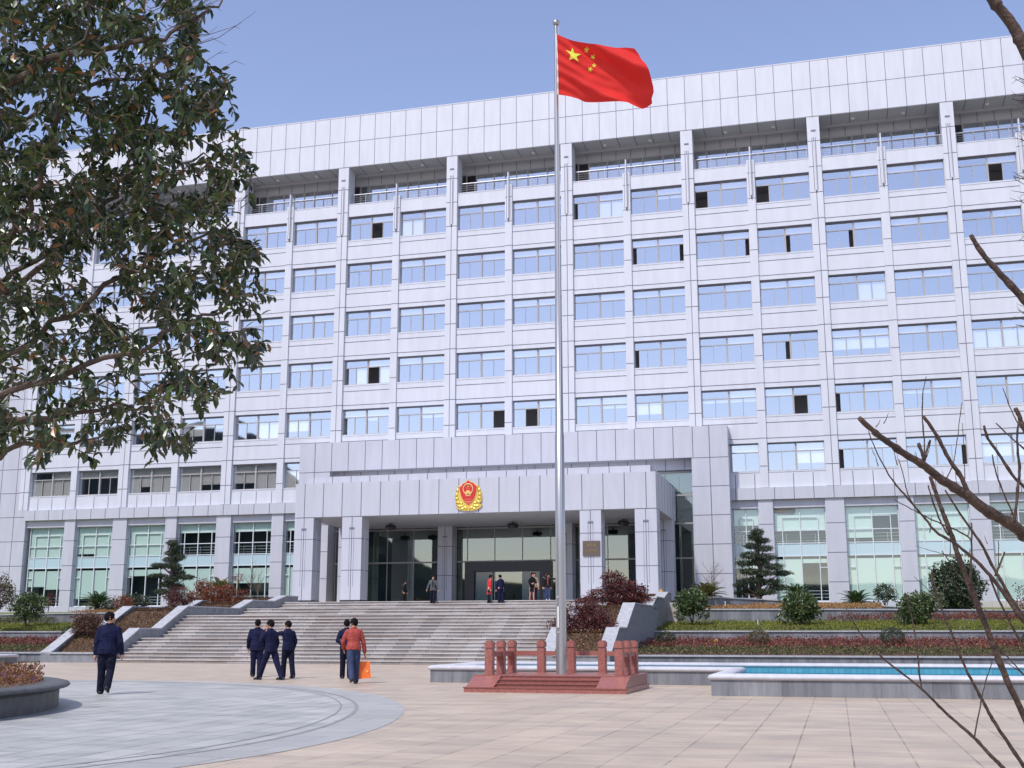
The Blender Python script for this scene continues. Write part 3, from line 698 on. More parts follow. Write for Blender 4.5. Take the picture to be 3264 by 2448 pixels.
for side in (0, 1):
    f = (lambda x: x+.45 if x < 34 else x) if side == 0 else mir; nm = 'right' if side == 0 else 'left'
    def wp(*p): return [(f(x), y, z) for x, y, z in p]
    xe = 75
    wall('terrace_wall', f'lowest grey granite kerb wall on the {nm} of the stairs', wp((33.05, -30, .34), (xe, -30, .34)), .25, -.05)
    wall('terrace_wall', f'middle grey granite terrace wall on the {nm} behind the red hedge', wp((33.05, -19.6, 1.27), (xe, -19.6, 1.27)), .3, .3)
    wall('terrace_wall', f'upper grey granite terrace wall on the {nm} behind the lawn', wp((33.05, -14.4, 2.38), (41.6 if side == 0 else 44.5, -14.4, 2.34), (52, -12.5, 2.28)), .3, 1.3)
    wall('ramp_wall', f'low sloping ramp wall with thin pale coping on the {nm} near the facade', wp((33.1, -12.6, 3.12), (38, -9.6, 2.98), (46, -9.0, 2.5)), .25, 1.8, group='low ramp walls near the facade')
    xa, xb = sorted((f(33.05), f(xe)))
    tag(bedsheet('planting_bed', xa, xb, [(-29.78, .33), (-27, .40), (-25, .50), (-22, .72), (-19.6, .95)], 'bed_red'), kind='structure')
    tag(bedsheet('lawn_bed', xa, xb, [(-19.3, 1.28), (-17, 1.5), (-14.4, 1.75), (-12, 1.9), (-9, 2.2), (-5, 2.6), (1, 2.8)], 'bed_lawn'), kind='structure')
    x3a, x3b = sorted((f(33.05), f(44.5 if side else 41.6)))
    tag(bedsheet('upper_bed', x3a, x3b, [(-14.2, 2.36), (-12, 2.55), (-10, 2.72), (-8, 2.72), (0, 2.72)], 'bed_orange'), kind='structure')
    sheet('verge', [(xa, -36.0), (xb, -36.0), (xb, -30), (xa, -30)], .006, 'bed_green')
    va, vb = sorted((f(33.05), f(62 if side == 0 else 60)))
    wdt = vb-va
    scatter('green_hedge', va, vb, -29.7, -25.0, lambda x, y: lerp(y, -29.7, .30, -25, .47), .26, int(560*wdt), .085, 'hedge_green', seed=11+side, clump=.5)
    scatter('red_hedge', va, vb, -25.2, -20.3, lambda x, y: lerp(y, -25, .47, -20, .80), .32, int(700*wdt), .09, 'hedge_red', seed=13+side, clump=.5)
    scatter('lawn_grass', va, vb, -19.0, -14.6, lambda x, y: lerp(y, -19.3, 1.28, -14.4, 1.75), .14, int(800*wdt), .09, 'grass_lawn', up=2, seed=15+side, clump=.4)
    scatter('lawn_edge', va, vb, -19.25, -18.3, lambda x, y: lerp(y, -19.3, 1.28, -14.4, 1.75), .16, int(90*wdt), .10, 'hedge_green', seed=17+side, clump=.6)
    xa3, xb3 = sorted((f(33.2), f(44.2 if side else 44)))
    scatter('orange_groundcover', xa3, xb3, -14.0, -9.2, lambda x, y: lerp(y, -14.2, 2.36, -9, 2.70), .16, int(800*11), .075, 'grass_orange', seed=19+side, clump=.5)
    xa4, xb4 = sorted((f(41.3 if side == 0 else 44.5), f(62)))
    scatter('reddish_shrub_strip', xa4, xb4, -15.2, -12.6, lambda x, y: 1.75, .42, int(800*(xb4-xa4)), .085, 'hedge_red' if side == 0 else 'hedge_green', seed=21+side, clump=.6)
    # sloping planter between the side walls
    xs0, xs1 = (31.3, 33.05) if side == 0 else (9.4, 11.9)
    sp = [(y, z-.18) for y, z in prof]; sp[0] = (-30.8, .34); sp[1] = (-30.6, .42)
    tag(bedsheet('slope_bed', xs0, xs1, sp, 'bed_orange', nx=6, bumps=.03), kind='structure')
    def zs(x, y):
        for (y0, z0), (y1, z1) in zip(sp[:-1], sp[1:]):
            if y0 <= y <= y1: return lerp(y, y0, z0, y1, z1)
        return sp[-1][1]
    scatter('slope_groundcover', xs0, xs1, -30.7, -13.6, zs, .15, 16000, .07, 'slope_brown', seed=23+side, clump=.5)
    # rubble footing wall near facade
t = tag(MB().box(45.4, 62, -3.3, -3.0, 1.8, 3.0).build('rubble_wall', 'stair_tread'), 'pale rubble stone wall at the foot of the right facade behind the bushes', 'wall')

# ------------------------------------------------------------------ ponds
CP = [(.16, .0), (.19, .045), (.16, .09), (.08, .115), (-.08, .115), (-.16, .09), (-.19, .045), (-.16, 0)]
def pond(label, poly, zw=.17):
    t = thing('pond', label, 'pond', (poly[0][0], poly[0][1], 0), 'ponds with white rounded coping')
    mb = MB(); mb.sweep([(x, y, 0) for x, y in poly], [(.13, -.02), (.13, .30), (-.13, .30), (-.13, -.02)], True)
    mb.build('pond_wall', 'granite_wall', t)
    mb = MB(); mb.sweep([(x, y, 0) for x, y in poly], [(.135, .0), (.15, .0), (.15, .30), (.135, .30)], True); mb.build('tile_lining', 'blue_tile', t)
    mb = MB(); mb.sweep([(x, y, .30) for x, y in poly], CP, True); mb.build('coping', 'white_stone', t, smooth=True)
    mb = MB(); mb.add([(x, y, zw-.10) for x, y in poly], [tuple(range(len(poly)))]); mb.build('pond_floor', 'blue_floor', t)
    mb = MB(); mb.add([(x, y, zw) for x, y in poly], [tuple(range(len(poly)))]); mb.build('water', 'water', t)
glassmat('water', (.75, .95, .97), (.6, .8, .85), .12, .03)
pond('blue tiled pond with white rounded coping behind the flag platform on the right', [(32.1, -47.0), (39.45, -47.0), (39.45, -51.75), (70, -51.75), (70, -42.6), (32.1, -42.6)])
pond('end of the far left pond with white rounded coping beside the left terrace', [(2, -39.4), (10.95, -39.4), (10.95, -35.6), (2, -35.6)])
mb = MB(); mb.tube([(46.95, -51.97, .0), (46.95, -51.97, .30)], .05, 8); tag(mb.build('overflow_pipe', 'white_stone'), 'short white overflow pipe against the pond wall', 'pipe')

# ------------------------------------------------------------------ round planter
PC = (23.45, -62.0); PRr = 7.15
PT = thing('round_planter', 'large round dark stone planter at the left front of the plaza', 'planter', (PC[0], PC[1], 0))
mb = MB(); mb.lathe((PC[0], PC[1], 0), [(PRr-.10, 0), (PRr-.10, .27), (PRr-.05, .31)], 120); mb.lathe((PC[0], PC[1], 0), [(PRr-.38, .2), (PRr-.38, .39)], 120)
mb.build('planter_wall', 'planter_stone', PT, smooth=False)
mb = MB(); mb.lathe((PC[0], PC[1], 0), [(PRr-.08, .31), (PRr+.04, .325), (PRr+.065, .355), (PRr+.04, .385), (PRr-.03, .40), (PRr-.38, .40), (PRr-.40, .34)], 160); mb.build('rim', 'planter_stone', PT, smooth=True)
mb = MB(); n = 100; mb.add([(PC[0]+(PRr-.37)*math.cos(2*PI*j/n), PC[1]+(PRr-.37)*math.sin(2*PI*j/n), .37) for j in range(n)], [tuple(range(n))]); mb.build('soil', 'ground_soil', PT)
rs = np.random.RandomState(5); n = 45000; a = rs.uniform(0, 2*PI, n); r = (PRr-.36)*np.sqrt(rs.uniform(.55, 1, n)); hh = .25*(1+.5*np.array([mnoise.noise(Vector((float(x)*6, float(y)*1.2, 0))) for x, y in zip(a, r)]))
mb = MB(); D = rs.normal(size=(n, 3)); D[:, 2] = np.abs(D[:, 2])+.8; s = .05*(.6+.8*rs.rand(n)); mb.leaves(np.stack([PC[0]+r*np.cos(a), PC[1]+r*np.sin(a), .37+hh*rs.rand(n)], 1), D, rs.normal(size=(n, 3)), s, s*.5)
tag(mb.build('planter_flowers', 'planter_flower'), kind='stuff')

# ------------------------------------------------------------------ flag platform, pole, flag
FP = thing('flag_platform', 'red granite flagpole platform with three front steps and low balustrade', 'platform', (35.95, -50.2, 0))
X0, X1, Y0, Y1, ZT = 34.28, 37.64, -51.72, -48.75, .325
mb = MB()
mb.box(X0, X1, Y0, Y1, 0, .10); mb.box(X0+.04, X1-.04, -51.08, Y1+.02, .10, ZT-.02)
mb.box(X0+.02, X1-.02, -51.10, Y1+.02, ZT-.02, ZT)
for xa, xb in ((X0+.03, X0+.62), (X1-.62, X1-.03)): mb.prism([(Y0+.03, .10), (-51.079, .10), (-51.079, ZT-.022), (-51.12, ZT-.022)], 'X', xa, xb)
mb.build('platform_base', 'red_granite', FP)
mb = MB(); mb.box(X0-.015, X1+.015, Y0-.015, Y0+.26, .085, .105)
for k, (ya, z) in enumerate(((-51.50, .175), (-51.29, .25))):
    mb.box(X0+.62, X1-.62, ya, -51.08, z-.075, z-.018); mb.box(X0+.62, X1-.62, ya-.02, -51.08, z-.018, z)
mb.build('steps', 'red_granite_step', FP)
posts = [(34.58, -50.86), (34.58, -49.96), (34.58, -49.05), (35.27, -49.05), (35.96, -49.05), (36.66, -49.05), (37.36, -49.05), (37.36, -49.96), (37.36, -50.86)]
def post(px, py):
    mb = MB(); h = .09
    def rb(h_, za, zb, c=.02):
        P8 = [(-h_+c, -h_), (h_-c, -h_), (h_, -h_+c), (h_, h_-c), (h_-c, h_), (-h_+c, h_), (-h_, h_-c), (-h_, -h_+c)]
        mb.prism([(px+x, py+y) for x, y in P8], 'Z', za, zb)
    rb(h, ZT, .855); rb(.075, .855, .88); rb(h+.008, .88, .99, .03); rb(h-.01, .99, 1.01, .03); rb(h-.035, 1.01, 1.025, .03)
    mb.build('post', 'red_granite', FP)
for p in posts: post(*p)
for (xa, ya), (xb, yb) in zip(posts[:-1], posts[1:]):
    mb = MB()
    if ya == yb: mb.box(xa+.085, xb-.085, ya-.05, ya+.05, .69, .79)
    else:
        mb.box(xa-.05, xa+.05, min(ya, yb)+.085, max(ya, yb)-.085, .69, .79)
        for yy, sg in ((min(ya, yb)+.085, 1), (max(ya, yb)-.085, -1)): mb.prism([(yy, .69), (yy+sg*.12, .69), (yy+sg*.04, .60), (yy, .45)], 'X', xa-.045, xa+.045)
    mb.build('rail', 'red_granite', FP)
PX, PYP = 35.93, -49.95
def vproj(p): d = Vector(p)-CAM; return 1224-FPX*d.dot(UPV)/d.dot(FW)
PTOP = 12.0
while vproj((PX, PYP, PTOP)) > 90: PTOP += .02
FPole = thing('flagpole', 'tall tapered stainless steel flagpole rising from the red granite platform', 'flagpole', (PX, PYP, ZT))
mb = MB(); zs_ = [ZT, 3, 5.55, 5.56, 9, PTOP]; rr = [.118, .110, .103, .092, .075, .045]
mb.lathe((PX, PYP, 0), list(zip(rr, zs_)), 32); mb.build('pole', 'steel', FPole, smooth=True)
mb = MB(); mb.ell((PX, PYP, PTOP+.13), (.085, .085, .085), 24, 16); mb.lathe((PX, PYP, PTOP), [(.05, 0), (.035, .03), (.035, .06)], 16); mb.ell((PX, PYP, PTOP+.225), (.012, .012, .02), 8, 6); mb.build('finial', 'steel', FPole, smooth=True)
mb = MB(); mb.box(PX-.05, PX-.02, PYP-.135, PYP-.10, 1.3, 1.75); mb.ell((PX-.035, PYP-.125, 1.95), (.015, .015, .015)); mb.ell((PX-.035, PYP-.125, 1.2), (.015, .015, .015)); mb.build('cleat', 'lamp_white', FPole)
mb = MB(); mb.tube([(PX+.05, PYP-.09, 1.5), (PX+.055, PYP-.085, 8), (PX+.06, PYP-.04, PTOP)], .006, 5); mb.build('halyard', 'lamp_white', FPole)
# flag: boundary curves traced at the pole's distance, with waves in depth
DEPF = (Vector((PX, PYP, 12))-CAM).dot(FW)
def zf(x, y): return at(1700+x/2.37, y/2.37, DEPF)
def curve(pts, t):
    d = [0]
    for a, b in zip(pts[:-1], pts[1:]): d.append(d[-1]+math.hypot(b[0]-a[0], b[1]-a[1]))
    s = t*d[-1]
    for i in range(len(pts)-1):
        if s <= d[i+1] or i == len(pts)-2:
            k = (s-d[i])/(d[i+1]-d[i]); return (pts[i][0]+(pts[i+1][0]-pts[i][0])*k, pts[i][1]+(pts[i+1][1]-pts[i][1])*k)
top = [(178,256),(300,302),(420,336),(540,356),(640,356),(700,353),(765,362)]; bot = [(190,716),(280,728),(340,742),(390,766),(480,772),(560,776),(640,778),(710,782),(770,800),(828,813),(862,800),(906,766)]
lef = [(178,256),(184,400),(188,560),(190,716)]; rig = [(765,362),(800,405),(835,480),(862,545),(885,600),(905,650),(912,690),(898,735),(906,766)]
def coons(s, t):
    c0, c1 = curve(top, s), curve(bot, s); d0, d1 = curve(lef, t), curve(rig, t)
    P00, P10, P01, P11 = top[0], top[-1], bot[0], bot[-1]
    return tuple((1-t)*c0[i]+t*c1[i]+(1-s)*d0[i]+s*d1[i]-((1-s)*(1-t)*P00[i]+s*(1-t)*P10[i]+(1-s)*t*P01[i]+s*t*P11[i]) for i in range(2))
def flagpt(s, t, off=0):
    x, y = coons(s, t); p = zf(x, y)
    ph = s*9.5-t*5.5
    f_ = s*.75-t*1.0
    dz = .17*s**.8*math.sin(s*7.5-t*6.5+.5)+.05*min(1, s*2)*math.sin(f_*15+1.5*mnoise.noise(Vector((s*2, t*2, 1))))+.018*(1-s)*math.sin((s*.55-t)*34)+.02*mnoise.noise(Vector((s*4-t*2, t*5+s*3, 0)))-.3*max(0, s-.74)*(1-t)
    return p+FW*(dz-off)
FLG = thing('flag', 'red flag with five yellow stars waving from the flagpole', 'flag', at(1700+190/2.37, 716/2.37, DEPF))
mb = MB(); NS, NTT = 90, 60; vs = [flagpt(i/NS, j/NTT) for i in range(NS+1) for j in range(NTT+1)]
mb.add(vs, [(i*(NTT+1)+j, (i+1)*(NTT+1)+j, (i+1)*(NTT+1)+j+1, i*(NTT+1)+j+1) for i in range(NS) for j in range(NTT)])
mb.build('cloth', 'flag_red', FLG, smooth=True)
mb = MB(); mb.tube([flagpt(0, t/10)-RT*.012 for t in range(11)], .016, 6); mb.build('hoist_band', 'lamp_white', FLG)
def inv(x, y):
    s, t = .3, .3
    for _ in range(30):
        q = coons(s, t); e = 1e-3; qs = coons(s+e, t); qt = coons(s, t+e)
        a, b, c, d = (qs[0]-q[0])/e, (qt[0]-q[0])/e, (qs[1]-q[1])/e, (qt[1]-q[1])/e; det = a*d-b*c
        rx, ry = x-q[0], y-q[1]; s += (d*rx-b*ry)/det; t += (a*ry-c*rx)/det; s = min(max(s, 0), 1); t = min(max(t, 0), 1)
    return s, t
BIG = [(296,357),(312,400),(360,408),(326,430),(342,468),(303,444),(272,455),(280,415),(243,378),(284,390)]
def sm(cx, cy, r, a): return [(cx+(r if i % 2 == 0 else r*.4)*math.sin(i*PI/5+a), cy-(r if i % 2 == 0 else r*.4)*math.cos(i*PI/5+a)) for i in range(10)]
for poly in (BIG, sm(403, 373, 22, .15), sm(452, 423, 22, .5), sm(460, 491, 20, .1), sm(430, 523, 22, .35)):
    c = (sum(p[0] for p in poly)/10, sum(p[1] for p in poly)/10); mb = MB(); vs = []; fs = []
    K = 5
    for i in range(10):
        for k in range(1, K+1): q = (c[0]+(poly[i][0]-c[0])*k/K, c[1]+(poly[i][1]-c[1])*k/K); vs.append(flagpt(*inv(*q), off=.012))
    vs.append(flagpt(*inv(*c), off=.012)); cc = len(vs)-1
    for i in range(10):
        j = (i+1) % 10; fs.append((cc, i*K, j*K))
        for k in range(K-1): fs.append((i*K+k, i*K+k+1, j*K+k+1, j*K+k))
    mb.add(vs, fs); mb.build('star', 'flag_yellow', FLG)

# ------------------------------------------------------------------ vegetation
def crown(c, r, n, size, m, seed, lump=.3, hollow=.45, aspect=.5, parent=None, name='crown', flat=0):
    rs = np.random.RandomState(seed); d = rs.normal(size=(n, 3)); d /= np.linalg.norm(d, axis=1)[:, None]
    lum = np.array([mnoise.noise(Vector((float(a)*2.3+seed, float(b)*2.3, float(e)*2.3))) for a, b, e in d])
    rad = (hollow+(1-hollow)*rs.rand(n)**.6)*(1+lump*lum*1.6)
    P = np.array(c)+d*rad[:, None]*np.array(r); D = d*.5+rs.normal(size=(n, 3))*.7; D[:, 2] -= .15
    if flat: D[:, 2] *= .5
    s = size*(.6+.8*rs.rand(n)); mb = MB(); mb.leaves(P, D, rs.normal(size=(n, 3))+np.array([0, 0, 1.0]), s, s*aspect)
    return mb if parent is None and name is None else mb.build(name, m, parent)
def stems(base, tips, r0, bend=.15, seed=0, m='bark', parent=None, name='trunk'):
    mb = MB(); rr = random.Random(seed)
    for t in tips:
        b = Vector(base); t = Vector(t); L_ = (t-b).length
        pts = [b+(t-b)*k/5+Vector((rr.uniform(-1, 1), rr.uniform(-1, 1), rr.uniform(-.3, .3)))*bend*L_*.5*math.sin(PI*k/5)*.6 for k in range(6)]
        mb.tube(pts, [r0*(1-.14*k) for k in range(6)], 6)
    return mb.build(name, m, parent)
VG = [0]
def bush(name, label, cat, x, y, zb, r, cz, m, n, size, trunk=.03, group=None, lump=.3, extra=(), aspect=.5, hollow=.45):
    VG[0] += 1; t = thing(name, label, cat, (x, y, zb), group)
    crown((x, y, cz), r, n, size, m, VG[0]*7+1, lump, hollow, aspect, t)
    for (dx, dz, q, nn) in extra: crown((x+dx, y, cz+dz), q, nn, size, m, VG[0]*7+3, lump, hollow, aspect, t, 'side_crown')
    rr = random.Random(VG[0])
    stems((x, y, zb-.1), [(x+rr.uniform(-.5, .5)*r[0], y+rr.uniform(-.5, .5)*r[1], cz+rr.uniform(-.1, .5)*r[2]) for _ in range(5)], trunk, seed=VG[0], parent=t)
    return t
CG = 'camellia bushes on the lawn'
bush('camellia_bush', 'glossy green camellia bush on a thin trunk beside the right staircase wall', 'bush', 34.97, -17, 1.70, (.78, .7, .62), 2.72, 'leaf_camellia', 2600, .14, .025, CG, extra=((-.55, -.55, (.35, .3, .25), 160), (.6, -.6, (.25, .25, .2), 90)))
bush('camellia_bush', 'wide glossy green camellia bush in front of the cloud pine cycad', 'bush', 40.1, -17, 1.42, (.85, .8, .72), 2.45, 'leaf_camellia', 2900, .14, .025, CG, extra=((-.75, -.5, (.35, .3, .3), 160), (.6, -.3, (.4, .3, .3), 160)))
bush('camellia_bush', 'loose camellia bush on the lawn left of the biggest dark shrub', 'bush', 45.3, -17, 1.45, (.75, .7, .75), 2.35, 'leaf_camellia', 2600, .14, .025, CG, extra=((.75, .35, (.55, .4, .4), 400), (-.6, -.4, (.4, .3, .3), 160)))
bush('camellia_bush', 'bright rounded camellia bush on the far left lawn', 'bush', -2.65, -17, 1.65, (.95, .85, .75), 2.75, 'leaf_camellia', 3000, .14, .03, CG)
bush('evergreen_shrub', 'biggest dark rounded evergreen shrub on the right in front of the glass bays', 'shrub', 47.8, -10, 2.2, (1.32, 1.2, 1.35), 3.65, 'leaf_shrub', 6500, .16, .05, lump=.22, extra=((-.2, -.9, (1.0, .8, .6), 900),))
bush('evergreen_shrub', 'dark purplish evergreen shrub at the far left edge', 'shrub', -2.35, -20, 2.0, (.85, .8, .85), 3.4, 'leaf_olive', 2000, .13, .04)
bush('evergreen_shrub', 'dark shrub at the far right edge beyond the bare branches', 'shrub', 52.6, -10, 2.3, (.8, .8, .9), 3.3, 'leaf_shrub', 1700, .13, .04)
bush('topiary_tree', 'small round clipped tree between the right cycad and the big shrub', 'small tree', 44.34, -7, 2.6, (.58, .55, .44), 3.40, 'leaf_shrub', 1500, .10, .03, extra=((-.45, -.55, (.2, .2, .18), 90), (.45, -.3, (.2, .2, .15), 80)))
BG = 'clipped round bushes in the red hedge'
for lab, (x, z, r, m_) in (('clipped dark round bush nearest to the right staircase wall', (34.47, .93, .46, 'leaf_shrub')), ('clipped brownish round bush in the middle of the right red hedge', (38.45, 1.02, .46, 'leaf_olive')),
        ('clipped dark round bush below the loose camellia', (43.92, 1.04, .52, 'leaf_shrub')), ('clipped dark round bush at the right edge of the red hedge', (49.4, .95, .5, 'leaf_shrub'))):
    bush('round_bush', lab, 'bush', x, -23, .6, (r, r, r*.75), z, m_, 2600, .055, .02, BG, lump=.1, hollow=.7)
bush('round_bush', 'dark round bush behind the weeping maple left of the stairs', 'bush', 5.35, -24.2, .6, (.42, .42, .36), 1.22, 'leaf_shrub', 1500, .06, .02, BG, lump=.1, hollow=.7)
bush('mixed_shrub', 'broad green shrub behind a rusty bush on the left upper bed', 'shrub', .45, -11.2, 2.6, (1.0, .7, .5), 3.1, 'leaf_shrub', 1500, .12, .03)
bush('mixed_shrub', 'low white leaved shrub beside the left cycad', 'shrub', -.7, -12, 2.5, (.6, .5, .35), 2.9, 'leaf_shrub', 600, .12, .03)
bush('rusty_bush', 'rust red rounded bush in front of the green shrub on the left', 'bush', .62, -12.6, 2.5, (.62, .5, .40), 3.05, 'leaf_rust', 1100, .09, .02)
bush('red_shrub', 'small thin red shrub behind the far left camellia', 'shrub', -7.95, -8, 2.7, (.5, .4, .45), 3.35, 'leaf_maple', 380, .10, .02, lump=.5)
bush('rusty_bush', 'low rusty bush right of the far left cycad base', 'bush', -3.4, -9.5, 2.6, (.7, .5, .3), 2.95, 'leaf_brown', 500, .09, .02)
bush('red_shrub', 'sparse reddish shrub among stones at the far right', 'shrub', 51.1, -9, 2.3, (.6, .5, .35), 2.75, 'leaf_maple', 330, .10, .02, lump=.5, extra=((-.1, .65, (.35, .3, .3), 130),))
def maple(label, x, y, zb, pads, m, n, size, r0=.04, name='red_maple', lean=0):
    VG[0] += 1; t = thing(name, label, 'small tree', (x, y, zb))
    stems((x, y, zb-.1), [(x+p[0]+lean*0, y+p[1], zb+p[2]) for p in pads], r0, .35, VG[0], 'bark', t)
    for k, p in enumerate(pads): crown((x+p[0], y+p[1], zb+p[2]), (p[3], p[3]*.9, p[4]), int(n*p[3]*p[4]*4), size, m, VG[0]*13+k, .35, .4, .45, t, 'foliage')
    return t
maple('dark red maple with layered crown at the top of the right sloping bed', 31.9, -19.5, 2.2, [(-.35, 0, 1.5, .6, .4), (.1, 0, 1.15, .8, .35), (.75, 0, 1.0, .55, .3), (-1.0, 0, .8, .7, .3), (.2, 0, .7, .9, .3), (1.0, 0, .55, .6, .3), (-1.4, 0, .35, .85, .32), (-.2, 0, .25, 1.0, .38), (.8, 0, .2, .7, .3), (-.9, -2.0, -.1, .9, .35), (.2, -2.5, -.2, .9, .35)], 'leaf_maple', 1500, .10, .05)
maple('lower dark red maple in the right sloping bed behind the platform posts', 32.1, -28.4, .9, [(-.1, 0, 1.4, .5, .32), (-.55, 0, 1.05, .6, .32), (.35, 0, 1.0, .6, .32), (-1.0, 0, .65, .6, .32), (.0, 0, .65, .8, .38), (.65, 0, .6, .55, .32), (-.4, 0, .25, .95, .32), (-.9, -.5, .1, .7, .3)], 'leaf_maple', 1500, .09, .04)
maple('slender dark red maple on a bare stem in the left sloping bed', 9.9, -22, 1.95, [(0, 0, 1.35, .42, .22), (-.35, 0, 1.05, .5, .2), (.35, 0, .95, .5, .2), (0, 0, .75, .6, .18)], 'leaf_maple', 1500, .09, .03)
maple('large rusty red maple with wide crown at the top of the left sloping bed', 9.3, -17.6, 2.4, [(-.6, 0, 1.3, .45, .35), (.1, 0, .9, .8, .45), (.9, 0, 1.05, .5, .35), (-.8, 0, .75, .7, .4), (.5, 0, .5, .9, .4), (-.4, 0, .35, .9, .35), (1.15, 0, .45, .5, .3), (-1.1, 0, .3, .6, .35)], 'leaf_rust', 1300, .10)
maple('red pompom maple with a small round top on a thin stem left of the portico', 10.5, -17, 2.55, [(0, 0, 1.6, .33, .24), (.25, 0, .75, .45, .28), (-.1, 0, .35, .5, .25)], 'leaf_rust', 1000, .07, .025)
maple('low spreading dark red bush on the left slope wall', 6.1, -24, 1.25, [(-.4, 0, .75, .55, .14), (.45, 0, .70, .55, .14), (.1, 0, .5, .7, .14), (.95, 0, .45, .4, .12)], 'leaf_maple', 1500, .075, .03, 'red_bush')
maple('weeping brown maple with twisted pale stem by the left front slope', 10.0, -29.5, .85, [(.05, 0, 1.05, .42, .22), (-.3, 0, .85, .42, .25), (.35, 0, .8, .4, .25), (-.5, 0, .5, .32, .3), (.5, 0, .45, .3, .3), (0, 0, .55, .4, .25)], 'leaf_brown', 2400, .075, .035, 'weeping_maple')
def cycad(label, x, y, zb, L_, n, m, trunk=.25, seed=0, zc=None):
    t = thing('cycad_palm', label, 'palm', (x, y, zb), 'cycad palms on the upper beds'); rr = random.Random(seed)
    mb = MB(); mb.lathe((x, y, zb-.1), [(.001, 0), (.16, 0), (.18, trunk*.5), (.15, trunk+.1), (.05, trunk+.16)], 10); mb.build('trunk', 'bark', t)
    mb = MB(); fr = MB(); Ps = []; Ds = []; Ns = []; Ls = []
    for k in range(n):
        a = 2.4*k+rr.uniform(-.2, .2); el = 1.30-1.15*(k/n)+rr.uniform(-.08, .08); l = L_*rr.uniform(.85, 1.1)*(1 if el < .9 else .9)
        p = Vector((x, y, zb+trunk)); d0 = Vector((math.cos(a), math.sin(a), 0)); pts = []
        for j in range(9):
            pts.append(p.copy()); e = el-.95*(j/8)**1.5; p = p+(d0*math.cos(e)+Vector((0, 0, math.sin(e))))*(l/8)
        fr.tube(pts, [.014*(1-.09*j) for j in range(9)], 4)
        side = Vector((-math.sin(a), math.cos(a), 0))
        for j in range(1, 27):
            q = j/26*7.99; i = int(q); c = pts[i]+(pts[i+1]-pts[i])*(q-i); tdir = (pts[i+1]-pts[i]).normalized(); ll = L_*.20*math.sin(PI*min(1, .12+q/8.6))**.6
            for s_ in (-1, 1): Ps.append(c); Ds.append(side*s_+tdir*.75+Vector((0, 0, .25))); Ns.append(tdir.cross(side)); Ls.append(ll)
    mb.leaves(Ps, Ds, Ns, np.array(Ls), .035*L_); mb.build('fronds', m, t); fr.build('frond_stems', m, t)
cycad('yellowing cycad palm behind the camellia right of the entrance', 35.1, -11, 2.75, 1.25, 46, 'leaf_cycad_dry', .35, 1)
cycad('dark cycad palm behind the wide camellia right of the cloud pine', 39.75, -10, 2.72, 1.15, 46, 'leaf_cycad', .3, 2)
cycad('stiff fan shaped cycad palm against the pillar on the right', 42.8, -9, 2.6, 1.15, 38, 'leaf_cycad', .12, 3)
cycad('dark cycad palm on the far left terrace in front of the facade', -2.25, -11, 2.65, 1.35, 46, 'leaf_cycad', .15, 4)
cycad('olive cycad palm rising out of the rusty maple on the left', 8.6, -15.5, 2.9, 1.15, 38, 'leaf_cycad_dry', .55, 5)
def cloud(label, x, y, zb, H, pads, seed):
    t = thing('cloud_pine', label, 'tree', (x, y, zb), 'cloud pruned pines beside the entrance')
    tp = [Vector((x+.07*math.sin(k*1.1+seed), y, zb-.2+(H+.1)*k/8)) for k in range(9)]
    mb = MB(); mb.tube(tp, [.19-.016*k for k in range(9)], 10)
    for (dx, z, rx, rz) in pads:
        k = min(7, max(1, int((z-zb-.25)/H*8))); a = tp[k]; b = Vector((x+dx*.9, y+(.25 if dx > 0 else -.2), z-.05)); mb.tube([a, (a+b)/2+Vector((0, 0, .04)), b], [.06, .045, .02], 6)
    mb.build('trunk', 'bark', t)
    for k, (dx, z, rx, rz) in enumerate(pads):
        dy = random.Random(k+seed).uniform(-.35, .35)
        crown((x+dx, y+dy, z), (rx, max(.32, rx*.75), rz), int(3200*rx*max(.32, rx*.75)+700), .10, 'leaf_pine', seed*31+k, .25, .35, .28, t, 'foliage_pad')
cloud('tall cloud pruned pine right of the entrance with trunk and layered pads', 37.7, -8, 2.85, 4.0,
      [(0, 6.75, .36, .18), (-.15, 6.48, .42, .16), (.25, 6.3, .42, .16), (-.3, 6.02, .5, .16), (.35, 5.85, .5, .16), (-.45, 5.5, .6, .18), (.4, 5.35, .6, .18), (0, 5.1, .6, .16), (-.75, 5.05, .5, .16), (.75, 4.85, .6, .16), (-.5, 4.6, .6, .17), (.3, 4.5, .6, .17), (1.25, 4.5, .55, .12), (-.35, 4.1, .7, .16), (.6, 4.0, .65, .17), (-1.0, 3.85, .45, .12), (1.0, 3.7, .6, .14), (-.4, 3.55, .6, .15), (.35, 3.45, .6, .13), (-1.05, 3.45, .4, .1)], 3)
cloud('shorter cloud pruned pine left of the stairs with wide flat pads', 2.2, -10, 2.9, 4.0,
      [(0, 6.72, .42, .2), (.1, 6.42, .5, .18), (-.1, 6.12, .5, .18), (.45, 5.85, .42, .2), (-.15, 5.7, .55, .18), (-.85, 5.35, .55, .12), (.1, 5.3, .6, .17), (.15, 4.95, .55, .2), (-.95, 4.72, .65, .11), (.85, 4.62, .7, .13), (.05, 4.5, .5, .2), (-.4, 4.2, .6, .15), (.3, 4.05, .4, .15), (-.5, 3.75, .5, .17)], 8)
